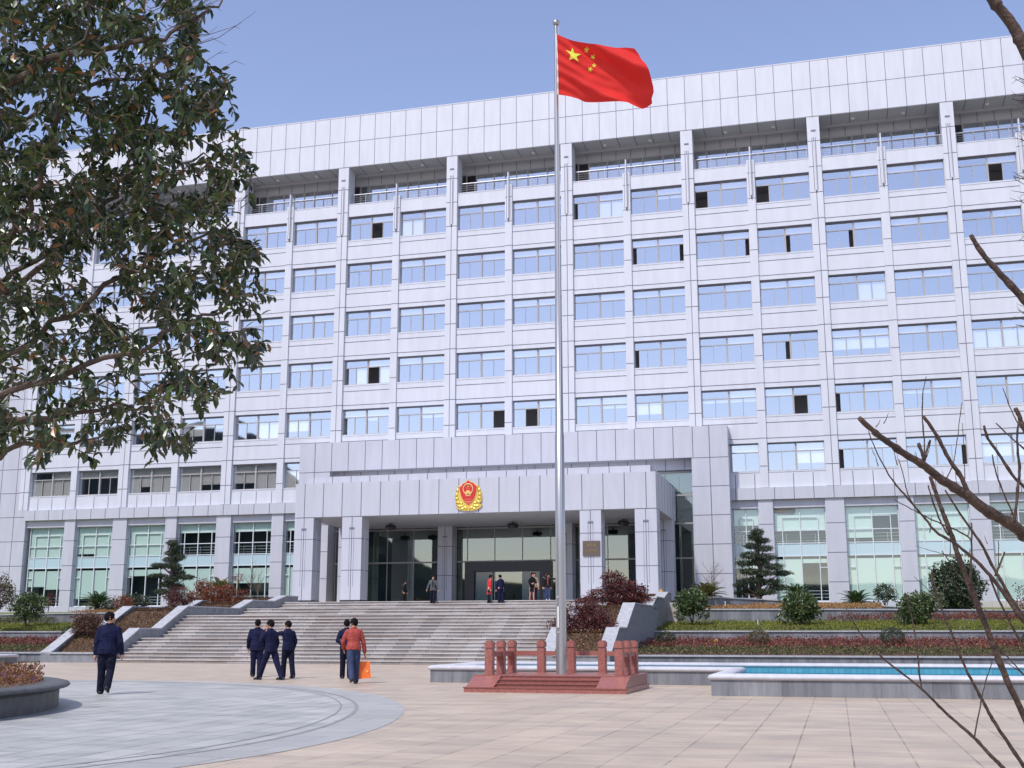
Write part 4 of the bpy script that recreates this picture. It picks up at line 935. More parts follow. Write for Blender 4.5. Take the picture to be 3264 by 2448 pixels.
def baresap(label, x, y, zb, h, seed, n=9, name='bare_sapling', group=None, spread=.5):
    t = thing(name, label, 'sapling', (x, y, zb), group); rr = random.Random(seed); mb = MB()
    mb.tube([(x, y, zb-.1), (x+.03, y, zb+h*.5), (x, y, zb+h)], [.03, .022, .008], 6); mb.build('trunk', 'bark_twig', t); mb = MB()
    for k in range(n):
        z0 = zb+h*rr.uniform(.3, .85); a = rr.uniform(0, 2*PI); l = h*rr.uniform(.2, .45)
        p1 = Vector((x+math.cos(a)*l*spread, y+math.sin(a)*l*spread, z0+l*.9)); mb.tube([(x, y, z0), (Vector((x, y, z0))+p1)/2+Vector((0, 0, -.04)), p1], [.012, .008, .004], 4)
        for _ in range(4):
            q = Vector((x, y, z0)).lerp(p1, rr.uniform(.4, 1)); mb.tube([q, q+Vector((rr.uniform(-.22, .22), rr.uniform(-.2, .2), rr.uniform(.1, .3)))*h*.5], [.006, .003], 3)
    mb.build('twigs', 'bark_twig', t)
baresap('thin bare sapling in front of the dark glass bay left of the portico', 8.9, -12.5, 2.9, 2.1, 1, 12, group='bare saplings by the facade')
baresap('second thin bare sapling nearer the left portico corner', 9.5, -12.8, 2.9, 1.7, 2, 10, group='bare saplings by the facade')
baresap('bare twiggy shrub against the white pillar behind the right cycad', 35.1, -8.6, 2.8, 2.0, 3, 20, 'bare_shrub', spread=.9)
for x, y, z, h, lab in ((38.1, -17.3, 1.5, .32, 'thin white marker stake on the lawn below the cloud pine'), (36.13, -12, 2.6, .25, 'thin white marker stake in the orange groundcover')):
    mb = MB(); mb.box(x-.015, x+.015, y-.015, y+.015, z-.1, z+h); mb.prism([(x-.015, z+h), (x+.015, z+h), (x, z+h+.03)], 'Y', y-.015, y+.015); tag(mb.build('marker_stake', 'lamp_white'), lab, 'stake', 'marker stakes')
for x, z, lab in ((36.6, .86, 'small bent yellow lamp in the right red hedge'), (4.2, .95, 'small bent yellow lamp in the left red hedge')):
    mb = MB(); mb.tube([(x, -23, z-.4), (x, -23, z+.05), (x+.04, -23, z+.10), (x+.10, -23, z+.06), (x+.11, -23, z)], .018, 6); tag(mb.build('garden_lamp', 'yellow_plastic'), lab, 'garden lamp', 'small lamps in the hedges')
# wet floor sign and stool
t = thing('wet_floor_sign', 'yellow folding floor sign standing at the right end of the landing', 'sign', (32.8, -12.3, 2.95))
for s_ in (-1, 1):
    mb = MB(); mb.prism([(32.80+s_*.16, 2.95), (32.80+s_*.11, 2.95), (32.8+s_*.0, 3.45), (32.8+s_*.05, 3.52)], 'Y', -12.4, -12.1); mb.build('panel', 'yellow_plastic', t)
t = thing('stool', 'small wooden stool with a yellow seat beside the middle portico column', 'stool', (18.1, -3, 2.9))
mb = MB(); mb.box(17.92, 18.28, -3.15, -2.85, 3.18, 3.24); mb.build('seat', 'yellow_plastic', t)
for dx in (-.14, .14):
    for dy in (-.11, .11): mb = MB(); mb.box(18.1+dx-.02, 18.1+dx+.02, -3+dy-.02, -3+dy+.02, 2.9, 3.18); mb.build('leg', 'wood_tan', t)

# ------------------------------------------------------------------ big tree on the left
KD = .66
def DP(u, v, dep): return at(u/.6777, v/.6777, dep*KD)
TT = thing('broadleaf_tree', 'large glossy evergreen tree with drooping leaves overhanging the left side', 'tree', (DP(-520, 1500, 9).x, DP(-520, 1500, 9).y, 0))
TB = Vector(TT.location); rt = random.Random(21)
limbs = [
 [(-520,900,9),(-300,860,8.9),(0,790,8.6),(120,700,8.4),(230,620,8.5),(330,560,8.7),(420,520,8.9),(500,480,9)],
 [(-520,1000,9),(-300,800,9.2),(0,640,9.3),(110,560,9.4),(200,470,9.5),(260,400,9.6),(300,300,9.7),(330,200,9.8),(350,90,9.9)],
 [(-520,800,9),(-200,640,8.6),(0,560,8.3),(60,450,8.2),(100,330,8.1),(130,200,8.0),(180,80,8.0),(200,-60,8)],
 [(-520,1050,9),(-300,950,8.4),(0,860,8.0),(150,800,7.9),(300,760,7.9),(420,690,8.0),(500,660,8.1)],
 [(-520,1100,9),(-300,980,8.8),(0,905,8.6),(130,900,8.5),(250,880,8.5),(330,880,8.6)],
 [(-520,800,9),(-300,700,9.6),(0,620,9.9),(130,520,10),(250,440,10.1),(360,380,10.2),(440,330,10.3)],
 [(-520,600,9),(-200,400,8.2),(0,190,7.9),(120,120,7.9),(260,100,8),(360,85,8.1),(430,40,8.2),(480,0,8.3)],
 [(-520,700,9),(-200,420,9.2),(0,300,9.4),(100,230,9.5),(200,180,9.6),(330,160,9.7),(430,180,9.8)],
 [(-520,1100,9),(-250,1060,9),(0,980,8.8),(60,960,8.8),(160,960,8.8),(240,930,8.8)],
 [(-520,500,9),(-200,200,9.6),(0,60,10),(130,-40,10.2),(300,-120,10.3)],
]
mb = MB(); z_top = DP(-520, 500, 9).z
mb.tube([(TB.x, TB.y, -.1), (TB.x+.05, TB.y, 1.2), (TB.x-.03, TB.y+.05, 2.6), (TB.x, TB.y, z_top)], [.19, .15, .12, .07], 14); mb.build('trunk', 'bark', TT)
NODES = []; NDIR = []
for l in limbs:
    P3 = [DP(*p) for p in l]; fine = []
    for i in range(len(P3)-1):
        for k in range(4): fine.append(P3[i].lerp(P3[i+1], k/4)+Vector((rt.uniform(-1, 1), rt.uniform(-1, 1), rt.uniform(-1, 1)))*.02)
    fine.append(P3[-1]); n = len(fine); mb = MB(); mb.tube(fine, [.017*(1-i/n)**.9+.004 for i in range(n)], 7); mb.build('limb', 'bark', TT)
    for i in range(1, n): NODES.append(fine[i]); NDIR.append((fine[i]-fine[i-1]).normalized())
from mathutils.kdtree import KDTree
OUT = [(-80,-60),(430,-60),(455,10),(430,60),(470,110),(500,150),(515,200),(500,240),(530,280),(540,350),(555,410),(530,450),(545,500),(580,550),(565,590),(600,650),(590,700),(575,760),(545,790),(515,830),(500,860),(470,850),(450,880),(420,950),(405,990),(370,970),(330,1000),(290,930),(240,975),(200,1045),(165,960),(110,975),(75,1050),(30,960),(-80,1000)]
def inside(x, y):
    c = False; j = len(OUT)-1
    for i in range(len(OUT)):
        (xi, yi), (xj, yj) = OUT[i], OUT[j]
        if (yi > y) != (yj > y) and x < (xj-xi)*(y-yi)/(yj-yi)+xi: c = not c
        j = i
    return c
cl = []
while len(cl) < 1850:
    x, y = rt.uniform(-60, 600), rt.uniform(-60, 1020)
    if not inside(x, y): continue
    dens = 1.0 if (y < 480 and x < 400) else (.62 if y > 560 or x > 430 else .75)
    # loose gaps between the foliage layers
    if mnoise.noise(Vector((x*.014-y*.006, y*.018+x*.006, 4))) < -.12 and rt.random() < .85: continue
    if rt.random() > dens: continue
    cl.append((x, y, rt.uniform(7.7, 10.2)))
pts3 = [DP(*c) for c in cl]
def dmin(p): return min((p-q).length for q in NODES[::2])
order = sorted(range(len(pts3)), key=lambda i: dmin(pts3[i]))
twig = MB(); LP = []; LD = []; LN = []; LL = []
TD = {}
allN = list(NODES); allD = list(NDIR)
kd = None; since = 0
def rebuild():
    k = KDTree(len(allN))
    for i, p in enumerate(allN): k.insert(p, i)
    k.balance(); return k
kd = rebuild()
right = RT; camdir = FW
def leafcluster(p, d, n, L0):
    for k in range(n):
        a = 2.4*k+rt.uniform(-.5, .5); ax = d.orthogonal().normalized(); bx = d.cross(ax); off = ax*math.cos(a)+bx*math.sin(a)
        pos = p-d*(k/n)*.14*rt.uniform(.5, 1.2)
        ld = (off*.9+d*rt.uniform(.1, .9)+Vector((0, 0, rt.uniform(-.95, .1)))).normalized()
        LP.append(pos); LD.append(ld); LN.append((Vector((rt.uniform(-.6, .6), rt.uniform(-.6, .6), 1))).normalized()); LL.append(L0*rt.uniform(.7, 1.2))
for i in order:
    p = pts3[i]; co, idx, dist = kd.find(p)
    a = allN[idx]; mid = a.lerp(p, .5)+Vector((rt.uniform(-.02, .02), rt.uniform(-.02, .02), rt.uniform(-.04, .015)))*min(1, dist*2)
    q1 = a.lerp(mid, .55); q2 = mid.lerp(p, .5)+Vector((0, 0, .01))
    r0 = .0036+.0038*min(1, dist*1.5); twig.tube([a, q1, mid, q2, p], [r0, r0*.85, r0*.7, r0*.55, .0018], 5)
    for q in (mid, p): allN.append(q); allD.append((p-a).normalized())
    since += 1
    if since % 12 == 0: kd = rebuild()
    d = (p-mid).normalized() if (p-mid).length > .01 else Vector((1, 0, 0))
    leafcluster(p, (d+Vector((0, 0, -.15))).normalized(), rt.randint(4, 7), .062)
    if dist > .10: leafcluster(mid.lerp(p, .4), d, rt.randint(2, 4), .058)
# thin leafless twigs fanning out at the top right of the crown
for k in range(26):
    a = DP(rt.uniform(300, 430), rt.uniform(0, 170), 8.3); b = a+right*rt.uniform(.08, .26)+Vector((0, 0, rt.uniform(-.04, .2))); m_ = a.lerp(b, .5)+Vector((0, 0, -.02)); twig.tube([a, m_, b], [.0026, .0018, .001], 4)
    for s_ in range(2): q = m_.lerp(b, rt.random()); twig.tube([q, q+right*rt.uniform(.02, .08)+Vector((0, 0, rt.uniform(-.04, .07)))], [.0013, .0008], 3)
twig.build('twigs', 'bark_twig', TT)
# leaves with a midrib fold and a drooping tip
TPL = [(0, 0, 0), (.33, 0, -.02), (.68, 0, -.05), (1, 0, -.12), (.34, .21, .04), (.70, .19, .01), (.34, -.21, .04), (.70, -.19, .01)]
TF = [(0, 1, 4), (1, 2, 5, 4), (2, 3, 5), (0, 6, 1), (1, 6, 7, 2), (2, 7, 3)]
mb = MB()
for p, d, nn, L_ in zip(LP, LD, LN, LL):
    s = d.cross(nn).normalized(); u = s.cross(d).normalized(); k_ = rt.uniform(.85, 1.2); c_ = rt.uniform(.6, 2.2)
    mb.add([p+d*x*L_+s*y*L_*k_+u*z*L_*c_ for x, y, z in TPL], TF)
mb.build('crown', 'leaf_dark', TT)

# ------------------------------------------------------------------ bare pruned tree on the right
zA = lambda x, y, d: at(2640+x/2.764, 1200+y/2.764, d)
zB = lambda x, y, d: at(2640+x/2.561, 1800+y/2.561, d)
zC = lambda x, y, d: at(2900+x/1.382, y/1.382, d)
TR = at(4350, 1700, 5.2)
RTt = thing('bare_tree', 'pruned leafless tree with brown branches reaching in from the right edge', 'tree', (TR.x, TR.y, 0))
mb = MB(); mb.tube([(TR.x, TR.y, -.1), (TR.x-.05, TR.y, .8), (TR.x+.03, TR.y+.04, 1.8), (TR.x, TR.y, 3.6), (TR.x+.1, TR.y, 4.6)], [.13, .10, .09, .07, .04], 12); mb.build('trunk', 'bark_right', RTt)
rb = random.Random(3)
def branch(F, sc, pts, r0, r1, d0=4.8, d1=None, name='branch', knots=True, tail=None):
    d1 = d1 or d0; n = len(pts); P3 = [F(x, y, d0+(d1-d0)*i/(n-1)) for i, (x, y) in enumerate(pts)]
    if tail: P3 += [Vector(t) for t in tail]
    ts = []; m_ = len(P3)
    for i in range(m_-1):
        a0 = P3[max(i-1, 0)]; a = P3[i]; b = P3[i+1]; b1 = P3[min(i+2, m_-1)]
        for k in range(5):
            t = k/5; q = .5*((2*a)+(b-a0)*t+(2*a0-5*a+4*b-b1)*t*t+(3*a-a0-3*b+b1)*t**3); ts.append(q+Vector((rb.uniform(-1, 1), rb.uniform(-1, 1), rb.uniform(-1, 1)))*.0012)
    ts.append(P3[-1]); N_ = len(ts); rad = []
    for i in range(N_):
        r = (r0+(r1-r0)*i/(N_-1))/sc/FPX*d0*.5; rad.append(r*rb.uniform(.9, 1.12)*(1.18 if knots and rb.random() < .12 else 1))
    mb = MB(); mb.tube(ts, rad, 10 if r1 > 20 else 6); return mb.build(name, 'bark_right', RTt, smooth=True)
end = [TR+Vector((0, 0, .3))]
A = 2.764; Bs = 2.561; Cs = 1.382
branch(zA, A, [(275,365),(420,500),(540,590),(700,700),(850,790),(1000,910),(1180,1020),(1350,1150),(1500,1240),(1640,1320),(1725,1390),(1950,1560),(2300,1760),(2900,1900),(3700,1780),(4600,1500)], 44, 150, 4.7, 5.2)
branch(zA, A, [(840,350),(960,530),(1060,720),(1150,850),(1215,980),(1240,1060)], 28, 46, 4.75)
branch(zA, A, [(900,880),(960,1060),(1010,1200),(1060,1330),(1110,1470),(1170,1650),(1250,1850),(1355,2110),(1465,2400),(1575,2670),(1730,3000),(2000,3500)], 34, 62, 4.7)
branch(zA, A, [(355,480),(420,650),(530,860),(620,980),(750,1130),(860,1260),(950,1370),(1100,1460),(1240,1570),(1340,1659),(1450,1780),(1560,1930),(1650,2060),(1800,2250)], 8, 40, 4.6)
branch(zA, A, [(580,1085),(700,1150),(850,1230),(1000,1300),(1200,1390),(1260,1440)], 7, 16, 4.6)
branch(zA, A, [(620,725),(660,860),(690,1000),(730,1090),(800,1200)], 8, 12, 4.6)
branch(zA, A, [(865,0),(835,150),(830,350),(845,560),(850,745)], 7, 14, 4.7)
branch(zA, A, [(793,585),(822,660),(852,740)], 30, 30, 4.7, name='stub'); branch(zA, A, [(900,560),(870,640),(852,720)], 18, 20, 4.7, name='stub')
branch(zA, A, [(1175,230),(1150,450),(1110,740),(1075,830),(1040,900)], 6, 12, 4.75)
branch(zA, A, [(1180,410),(1195,620),(1205,900)], 5, 9, 4.8)
branch(zA, A, [(1370,430),(1410,550),(1500,680),(1640,890),(1725,970),(1900,1150)], 22, 30, 5.0)
branch(zA, A, [(1475,410),(1600,530),(1725,640),(1900,800)], 9, 16, 5.1)
branch(zA, A, [(1675,390),(1665,600),(1685,800),(1670,1000),(1640,1290)], 16, 26, 4.9)
branch(zA, A, [(1443,690),(1480,850),(1540,1020),(1620,1200),(1640,1290)], 12, 18, 4.9)
branch(zA, A, [(1648,280),(1690,370),(1725,460),(1860,720),(2100,1100)], 36, 44, 5.2)
branch(zA, A, [(1540,100),(1590,240),(1660,390),(1725,480),(1850,640)], 8, 14, 5.2)
branch(zA, A, [(1030,1000),(1130,1160),(1220,1290),(1350,1480),(1440,1659),(1540,1830),(1640,2000),(1780,2200)], 14, 34, 4.65)
branch(zA, A, [(1265,1290),(1262,1500),(1257,1659),(1250,1840)], 12, 22, 4.68)
branch(zA, A, [(880,960),(930,1130),(1000,1300),(1060,1400)], 14, 18, 4.7)
branch(zA, A, [(1255,1010),(1400,1150),(1500,1240)], 7, 12, 4.8)
branch(zA, A, [(1500,1450),(1500,1660)], 8, 10, 4.7); branch(zA, A, [(1555,1545),(1510,1659),(1470,1760)], 14, 22, 4.7)
branch(zA, A, [(765,1495),(1000,1560),(1130,1610)], 3, 9, 4.65); branch(zA, A, [(1000,1540),(1060,1620),(1180,1800)], 8, 12, 4.65)
branch(zB, Bs, [(145,355),(250,540),(400,720),(620,900),(770,1020),(900,1150),(1050,1290),(1200,1420),(1330,1560),(1430,1659),(1620,1870),(1900,2200)], 8, 38, 4.3)
branch(zB, Bs, [(632,235),(690,470),(730,720),(742,860),(762,1010)], 11, 18, 4.32)
branch(zB, Bs, [(845,45),(880,230),(960,450),(1040,640),(1110,820),(1180,960),(1250,1090),(1330,1240),(1420,1380),(1598,1650),(1800,1950)], 12, 36, 4.5)
branch(zB, Bs, [(1340,790),(1280,970),(1240,1150),(1195,1405)], 7, 14, 4.35)
branch(zB, Bs, [(820,70),(850,170),(880,270)], 8, 10, 4.5); branch(zB, Bs, [(970,90),(945,200),(920,300)], 4, 7, 4.5); branch(zB, Bs, [(970,90),(1080,220),(1170,290)], 5, 8, 4.5)
branch(zB, Bs, [(1310,70),(1380,260),(1470,440),(1598,690),(1700,900)], 14, 24, 4.7)
branch(zB, Bs, [(1370,680),(1480,770),(1598,900),(1700,1000)], 8, 14, 4.75); branch(zB, Bs, [(1400,760),(1560,870),(1650,950)], 5, 8, 4.75)
branch(zB, Bs, [(700,100),(790,180),(860,250)], 4, 7, 4.5); branch(zB, Bs, [(1230,340),(1350,410),(1500,500)], 4, 8, 4.7)
branch(zC, Cs, [(355,-40),(372,10),(430,80),(470,140),(503,210),(620,400),(760,620)], 42, 60, 5.3)
branch(zC, Cs, [(268,1035),(330,1130),(420,1230),(503,1320),(640,1470)], 18, 42, 5.2)
mb = MB()
for k in range(34):
    x = rb.uniform(400, 1650); y = rb.uniform(400, 1600)
    if y < x*.72+60 or y > x*.95+700: continue
    a = zA(x, y, 4.7); b = zA(x+rb.uniform(-50, 50), y-rb.uniform(60, 150), 4.7); mb.tube([a, a.lerp(b, .5)+Vector((0, 0, -.005)), b], [.0022, .0016, .0009], 4)
for (y0, n_, xl) in ((400, 6, 438), (520, 4, 470), (640, 3, 462), (830, 6, 430), (1030, 4, 482), (1400, 5, 455)):
    root = zC(640, y0+60, 5.2)
    for k in range(n_):
        y = y0+rb.uniform(-45, 60); p1 = zC(560, y+20, 5.2); p2 = zC(xl+rb.uniform(0, 35), y-rb.uniform(0, 30), 5.2); pm = p1.lerp(p2, .5)+Vector((0, 0, rb.uniform(-.01, .012)))
        mb.tube([root, p1, pm, p2], [.004, .0028, .0018, .0008], 4)
        for q in range(3): c = p1.lerp(p2, rb.uniform(.2, .95)); mb.tube([c, c-RT*rb.uniform(.01, .03)+Vector((0, 0, rb.uniform(-.03, .035)))], [.0014, .0007], 3)
mb.build('twigs', 'bark_right', RTt)

# ------------------------------------------------------------------ people
def remesh(mb, vox, sm=5):
    me = bpy.data.meshes.new('t'); me.from_pydata([tuple(v) for v in mb.v], [], mb.f); o = bpy.data.objects.new('t', me); COL.objects.link(o)
    r = o.modifiers.new('r', 'REMESH'); r.mode = 'VOXEL'; r.voxel_size = vox; r.use_smooth_shade = True
    s = o.modifiers.new('s', 'SMOOTH'); s.factor = .5; s.iterations = sm
    dg = bpy.context.evaluated_depsgraph_get(); out = bpy.data.meshes.new_from_object(o.evaluated_get(dg)); bpy.data.objects.remove(o); return out
def limb(mb, pts, rad, n=10):
    mb.tube(pts, rad, n)
    for p, r in zip(pts, rad):
        r = max(r) if hasattr(r, '__len__') else r; mb.ell(p, (r*.98, r*.98, r*.98), 10, 8)
def person(label, x, y, z, H, heading, legs=((.0, .0), (.0, .0)), arms=None, head=0, lean=.02, coat='cloth_navy', pants='cloth_navy_dark', shoes='shoe', female=False, hem=.47, skirt=False, near=True, shirt=None, build=1.0, nod=0, baldish=False):
    """local frame: x right, y forward; legs: (thigh swing, knee bend) left, right; arms: (elbow, wrist) offsets from the shoulder"""
    V = Vector; vox = .0075 if near else .011
    rz = Matrix.Rotation(-math.radians(heading), 4, 'Z'); loc = V((x, y, z))
    hipz = .52; J = {}
    for s, k in ((-1, 0), (1, 1)):
        th, kn = legs[k]; hp = V((s*.052, 0, hipz)); kd_ = V((s*.006, math.sin(th), -math.cos(th))); kp = hp+kd_*.245; sh = th-kn; ap = kp+V((0, math.sin(sh), -math.cos(sh)))*.235
        J[k] = (hp, kp, ap, sh)
    low = min(J[0][2].z, J[1][2].z)-.042; off = V((0, 0, -low))
    def T(p): return V(p)
    ch = V((0, lean*1.2, .75)); nk = V((0, lean*1.6, .835)); sh_w = .097*(.5+.5*build) if not female else .085
    hd = nk+V((0, .012+nod*.03, .072))
    if arms is None: arms = (((-.035, .0, -.165), (-.045, .045, -.315)), ((.035, .0, -.165), (.045, .045, -.315)))
    mb = MB(); S = [V((s*sh_w, lean*1.4, .785)) for s in (-1, 1)]
    # ---- skin: one continuous body
    body = MB()
    body.tube([(0, 0, .47), (0, lean*.5, .60), ch, (0, lean*1.5, .80), nk-V((0, 0, .005))], [(.05, .075), (.048, .07), (.055, .09), (.04, .07), (.03, .03)], 12)
    limb(body, [nk-V((0, 0, .02)), hd-V((0, .01, .03))], [.034, .031])
    hr = Matrix.Rotation(-math.radians(head), 3, 'Z')
    def hp_(v): return hd+hr @ V(v)
    body.ell(hd+hr @ V((0, -.004, .012)), (.046, .056, .058), 14, 10); body.ell(hp_((0, .014, -.022)), (.034, .040, .040), 12, 8)
    body.ell(hp_((0, .056, -.004)), (.009, .014, .014), 8, 6); body.ell(hp_((0, .047, -.030)), (.018, .010, .008), 8, 6); body.ell(hp_((0, .042, -.052)), (.018, .014, .012), 8, 6)
    for s in (-1, 1): body.ell(hp_((s*.046, -.004, -.004)), (.008, .012, .018), 8, 6); body.ell(hp_((s*.018, .045, .008)), (.012, .008, .008), 8, 6)
    wr = []
    for k, s in ((0, -1), (1, 1)):
        e = S[k]+V(arms[k][0]); w_ = S[k]+V(arms[k][1]); wr.append(w_); limb(body, [S[k], e, w_], [.030, .024, .017])
        d = (w_-e).normalized(); side = d.cross(V((0, 1, 0)) if abs(d.y) < .8 else V((0, 0, 1))).normalized(); up = d.cross(side).normalized()
        pc = w_+d*.028; body.tube([w_, pc, w_+d*.052], [(.017, .013), (.013, .024), (.011, .024)], 8)
        for q, fl in enumerate((.038, .045, .042, .033)):
            b0 = w_+d*.048+up*(q-1.5)*.013; m_ = b0+d*fl*.5+side*.004*s; t_ = b0+d*fl*.85-side*.012*s; limb(body, [b0, m_, t_], [.0068, .0064, .0055], 6)
        tb = w_+d*.018+up*.022; limb(body, [tb, tb+d*.022+up*.012, tb+d*.04+up*.010], [.0085, .0075, .006], 6)
        hp0, kp, ap, sh = J[k]; limb(body, [hp0, kp, ap], [.058, .036, .022]); limb(body, [ap, ap+V((0, .05, -.025))], [.022, .02])
    if J: pass
    def emit(mbx, nm, m_, par, vox_, sm=5, rem=True):
        g = MB(); g.f = mbx.f; g.m = mbx.m
        g.v = [tuple((rz @ ((V(v)+off)*H)) ) for v in mbx.v]
        me = remesh(g, vox_, sm) if rem else None
        if me is None:
            me = bpy.data.meshes.new(nm); me.from_pydata(g.v, [], g.f); me.polygons.foreach_set('use_smooth', [True]*len(me.polygons))
        me.name = nm; me.materials.clear(); me.materials.append(MATS[m_]); o = bpy.data.objects.new(nm, me); COL.objects.link(o)
        if par: o.parent = par
        else: o.location = loc
        return o
    P = emit(body, 'person', 'skin', None, vox); tag(P, label, 'person')
    # ---- trousers or skirt
    if skirt:
        m1 = MB(); m1.tube([(0, 0, .30), (0, 0, .40), (0, 0, .50), (0, 0, .58)], [(.07, .085), (.075, .092), (.072, .090), (.055, .072)], 14); emit(m1, 'skirt', pants, P, vox)
    else:
        m1 = MB(); m1.tube([(0, 0, .455), (0, 0, .50), (0, 0, .56), (0, lean*.5, .60)], [(.055, .080), (.066, .088), (.062, .084), (.055, .080)], 14)
        for k in (0, 1):
            hp0, kp, ap, sh = J[k]; d = (ap-kp).normalized(); limb(m1, [hp0, hp0.lerp(kp, .5), kp, kp.lerp(ap, .55), ap+d*.002], [.053*build, .056*build, .049, .047, .047])
        emit(m1, 'trousers', pants, P, vox*1.5, 14)
    # ---- jacket
    m2 = MB(); b = build
    m2.tube([(0, 0, hem), (0, lean*.2, hem+.07), (0, lean*.6, .62), (0, lean*1.1, .71), (0, lean*1.4, .765), (0, lean*1.5, .80), (0, lean*1.5, .825), nk-V((0, .004, -.004))],
            [(.082*b, .113*b), (.078*b, .106*b), (.068*b, .092*b), (.073*b, .106*b), (.066*b, .116*b), (.056, .104*b), (.045, .070), (.037, .040)], 16)
    for k in (0, 1):
        e = S[k]+V(arms[k][0]); w_ = wr[k]; limb(m2, [S[k]-V((0, 0, .012)), S[k].lerp(e, .55), e, e.lerp(w_, .9)], [.039*b, .040, .037, .034])
    emit(m2, 'jacket', coat, P, vox*1.5, 14)
    m5 = MB(); m5.tube([nk-V((0, .002, .012)), nk+V((0, -.004, .014))], [(.044, .046), (.038, .040)], 14, cap=False); emit(m5, 'collar', coat, P, vox, rem=False)
    if shirt:
        m6 = MB(); m6.tube([(0, lean*.2+.030, .50), (0, lean*.6+.034, .62), (0, lean*1.3+.036, .76), (0, lean*1.5+.02, .82)], [(.045, .028), (.044, .028), (.046, .034), (.030, .030)], 10); emit(m6, 'shirt', shirt, P, vox)
    # ---- shoes
    for k in (0, 1):
        hp0, kp, ap, sh = J[k]; lift = ap.z+off.z-.042; tilt = max(0, lift)*6
        m3 = MB(); r_ = Matrix.Rotation(-min(.95, tilt), 3, 'X'); base = ap+V((0, 0, -.004))
        def q(v): return base+r_ @ V(v)
        limb(m3, [q((0, -.034, -.017)), q((0, .035, -.020)), q((0, .105, -.024))], [.025, .027, .019], 8); m3.box(0, 0, 0, 0, 0, 0) if False else None
        m3.v = [v for v in m3.v]; emit(m3, 'shoe', shoes, P, vox)
    # ---- hair
    m4 = MB(); nu, nv = 20, 14; vs = []; fs = []
    rr = (.0550, .0670, .0680)
    for i in range(nv+1):
        th = PI*.80*i/nv
        for j in range(nu):
            a = 2*PI*j/nu; front = max(0, math.sin(a)); t2 = th*(1-.55*front**1.2)*(1 if front > .12 else 1)*(.86 if abs(math.cos(a)) > .8 and front <= .12 else 1); jit = 1+.03*math.sin(j*5+i*3)
            if baldish: jit *= .985
            vs.append(hp_((rr[0]*math.sin(t2)*math.cos(a)*jit, -.007+rr[1]*math.sin(t2)*math.sin(a)*jit, .013+rr[2]*math.cos(t2)*jit)))
    for i in range(nv):
        for j in range(nu): fs.append((i*nu+j, (i+1)*nu+j, (i+1)*nu+(j+1) % nu, i*nu+(j+1) % nu))
    m4.add(vs, fs)
    if female: m4.ell(hp_((0, -.045, -.03)), (.036, .026, .055), 10, 8)
    emit(m4, 'hair', 'hair', P, vox, rem=False)
    def world(v): return loc+(rz @ ((V(v)+off)*H)).to_3d()
    return P, [world(w_+V((0, 0, -.05))) for w_ in wr], world
A_DOWN = (((-.04, -.01, -.165), (-.045, .02, -.31)), ((.04, -.01, -.165), (.045, .02, -.31)))
person('man in a navy suit walking alone at the left, head turned to the right', 27.74, -54.46, 0, 1.62, -24, ((.06, .04), (-.06, .62)), (((-.03, -.01, -.165), (-.035, .0, -.31)), ((.045, -.02, -.16), (.06, .03, -.305))), head=72, build=1.12, lean=.01)
person('man in a navy suit seen from behind, leftmost of the group of three', 26.0, -44.72, 0, 1.60, -30, ((.07, .05), (-.10, .08)), (((-.045, .0, -.165), (-.04, .06, -.30)), ((.05, .0, -.165), (.035, .07, -.30))), head=5, coat='cloth_navy', pants='cloth_navy', build=1.16, hem=.44, baldish=True)
person('man in a navy suit striding left, hand at his mouth, middle of the three', 27.43, -46.71, 0, 1.62, -72, ((.42, .02), (-.38, .12)), (((-.03, .07, -.13), (.07, .13, .03)), ((.05, -.02, -.165), (.05, .04, -.31))), head=-18, coat='cloth_navy', pants='cloth_navy', build=1.05, hem=.47)
person('man in navy reaching an arm to the striding man, rightmost of the three', 27.38, -45.6, 0, 1.55, -52, ((.16, .10), (-.18, .10)), (((-.10, .07, -.04), (-.17, .13, -.01)), ((.045, -.01, -.165), (.03, .05, -.30))), head=-28, coat='cloth_navy', build=1.05)
person('man in navy, hands clasped behind his back, beside the rust jacket man', 28.98, -45.38, 0, 1.58, -30, ((.10, .03), (-.12, .08)), (((-.06, -.05, -.155), (.035, -.10, -.235)), ((.06, -.05, -.155), (-.035, -.105, -.25))), head=0, coat='cloth_navy', build=1.05)
pr_, wr_, W_ = person('man in a rust red jacket and blue trousers carrying an orange bag', 30.41, -48.3, 0, 1.57, -34, ((-.22, .35), (.12, .03)), (((-.06, .02, -.16), (-.03, .09, -.27)), ((.055, .0, -.17), (.085, .03, -.325))), head=-38, coat='cloth_rust', pants='cloth_denim', build=1.08, hem=.50)
hb = wr_[1]-Vector((0, 0, .03))
SB = thing('shopping_bag', 'bright orange paper carrier bag with a small pale mark held by the man in rust', 'bag', (hb.x, hb.y, hb.z-.52))
def bagbox(ax, ay):
    u = Vector((math.cos(math.radians(22)), math.sin(math.radians(22)), 0)); v = Vector((-u.y, u.x, 0)); vs = []
    for zz, w2, d2 in ((-.50, .165, .055), (-.10, .125, .030)):
        for sx, sy in ((-1, -1), (1, -1), (1, 1), (-1, 1)): vs.append(hb+u*sx*w2+v*sy*d2+Vector((.0, 0, zz+(.02*sx if zz < -.3 else 0))))
    return u, v, vs
u_, v_, vs = bagbox(0, 0); mb = MB(); mb.add(vs, [(0, 1, 2, 3), (0, 1, 5, 4), (1, 2, 6, 5), (2, 3, 7, 6), (3, 0, 4, 7)]); mb.build('bag_body', 'bag_orange', SB)
mb = MB()
for s_ in (-1, 1): mb.tube([hb-u_*.07+v_*s_*.028+Vector((0, 0, -.11)), hb-u_*.03+v_*s_*.01+Vector((0, 0, .0)), hb+u_*.03+v_*s_*.01+Vector((0, 0, .0)), hb+u_*.07+v_*s_*.028+Vector((0, 0, -.11))], .005, 5)
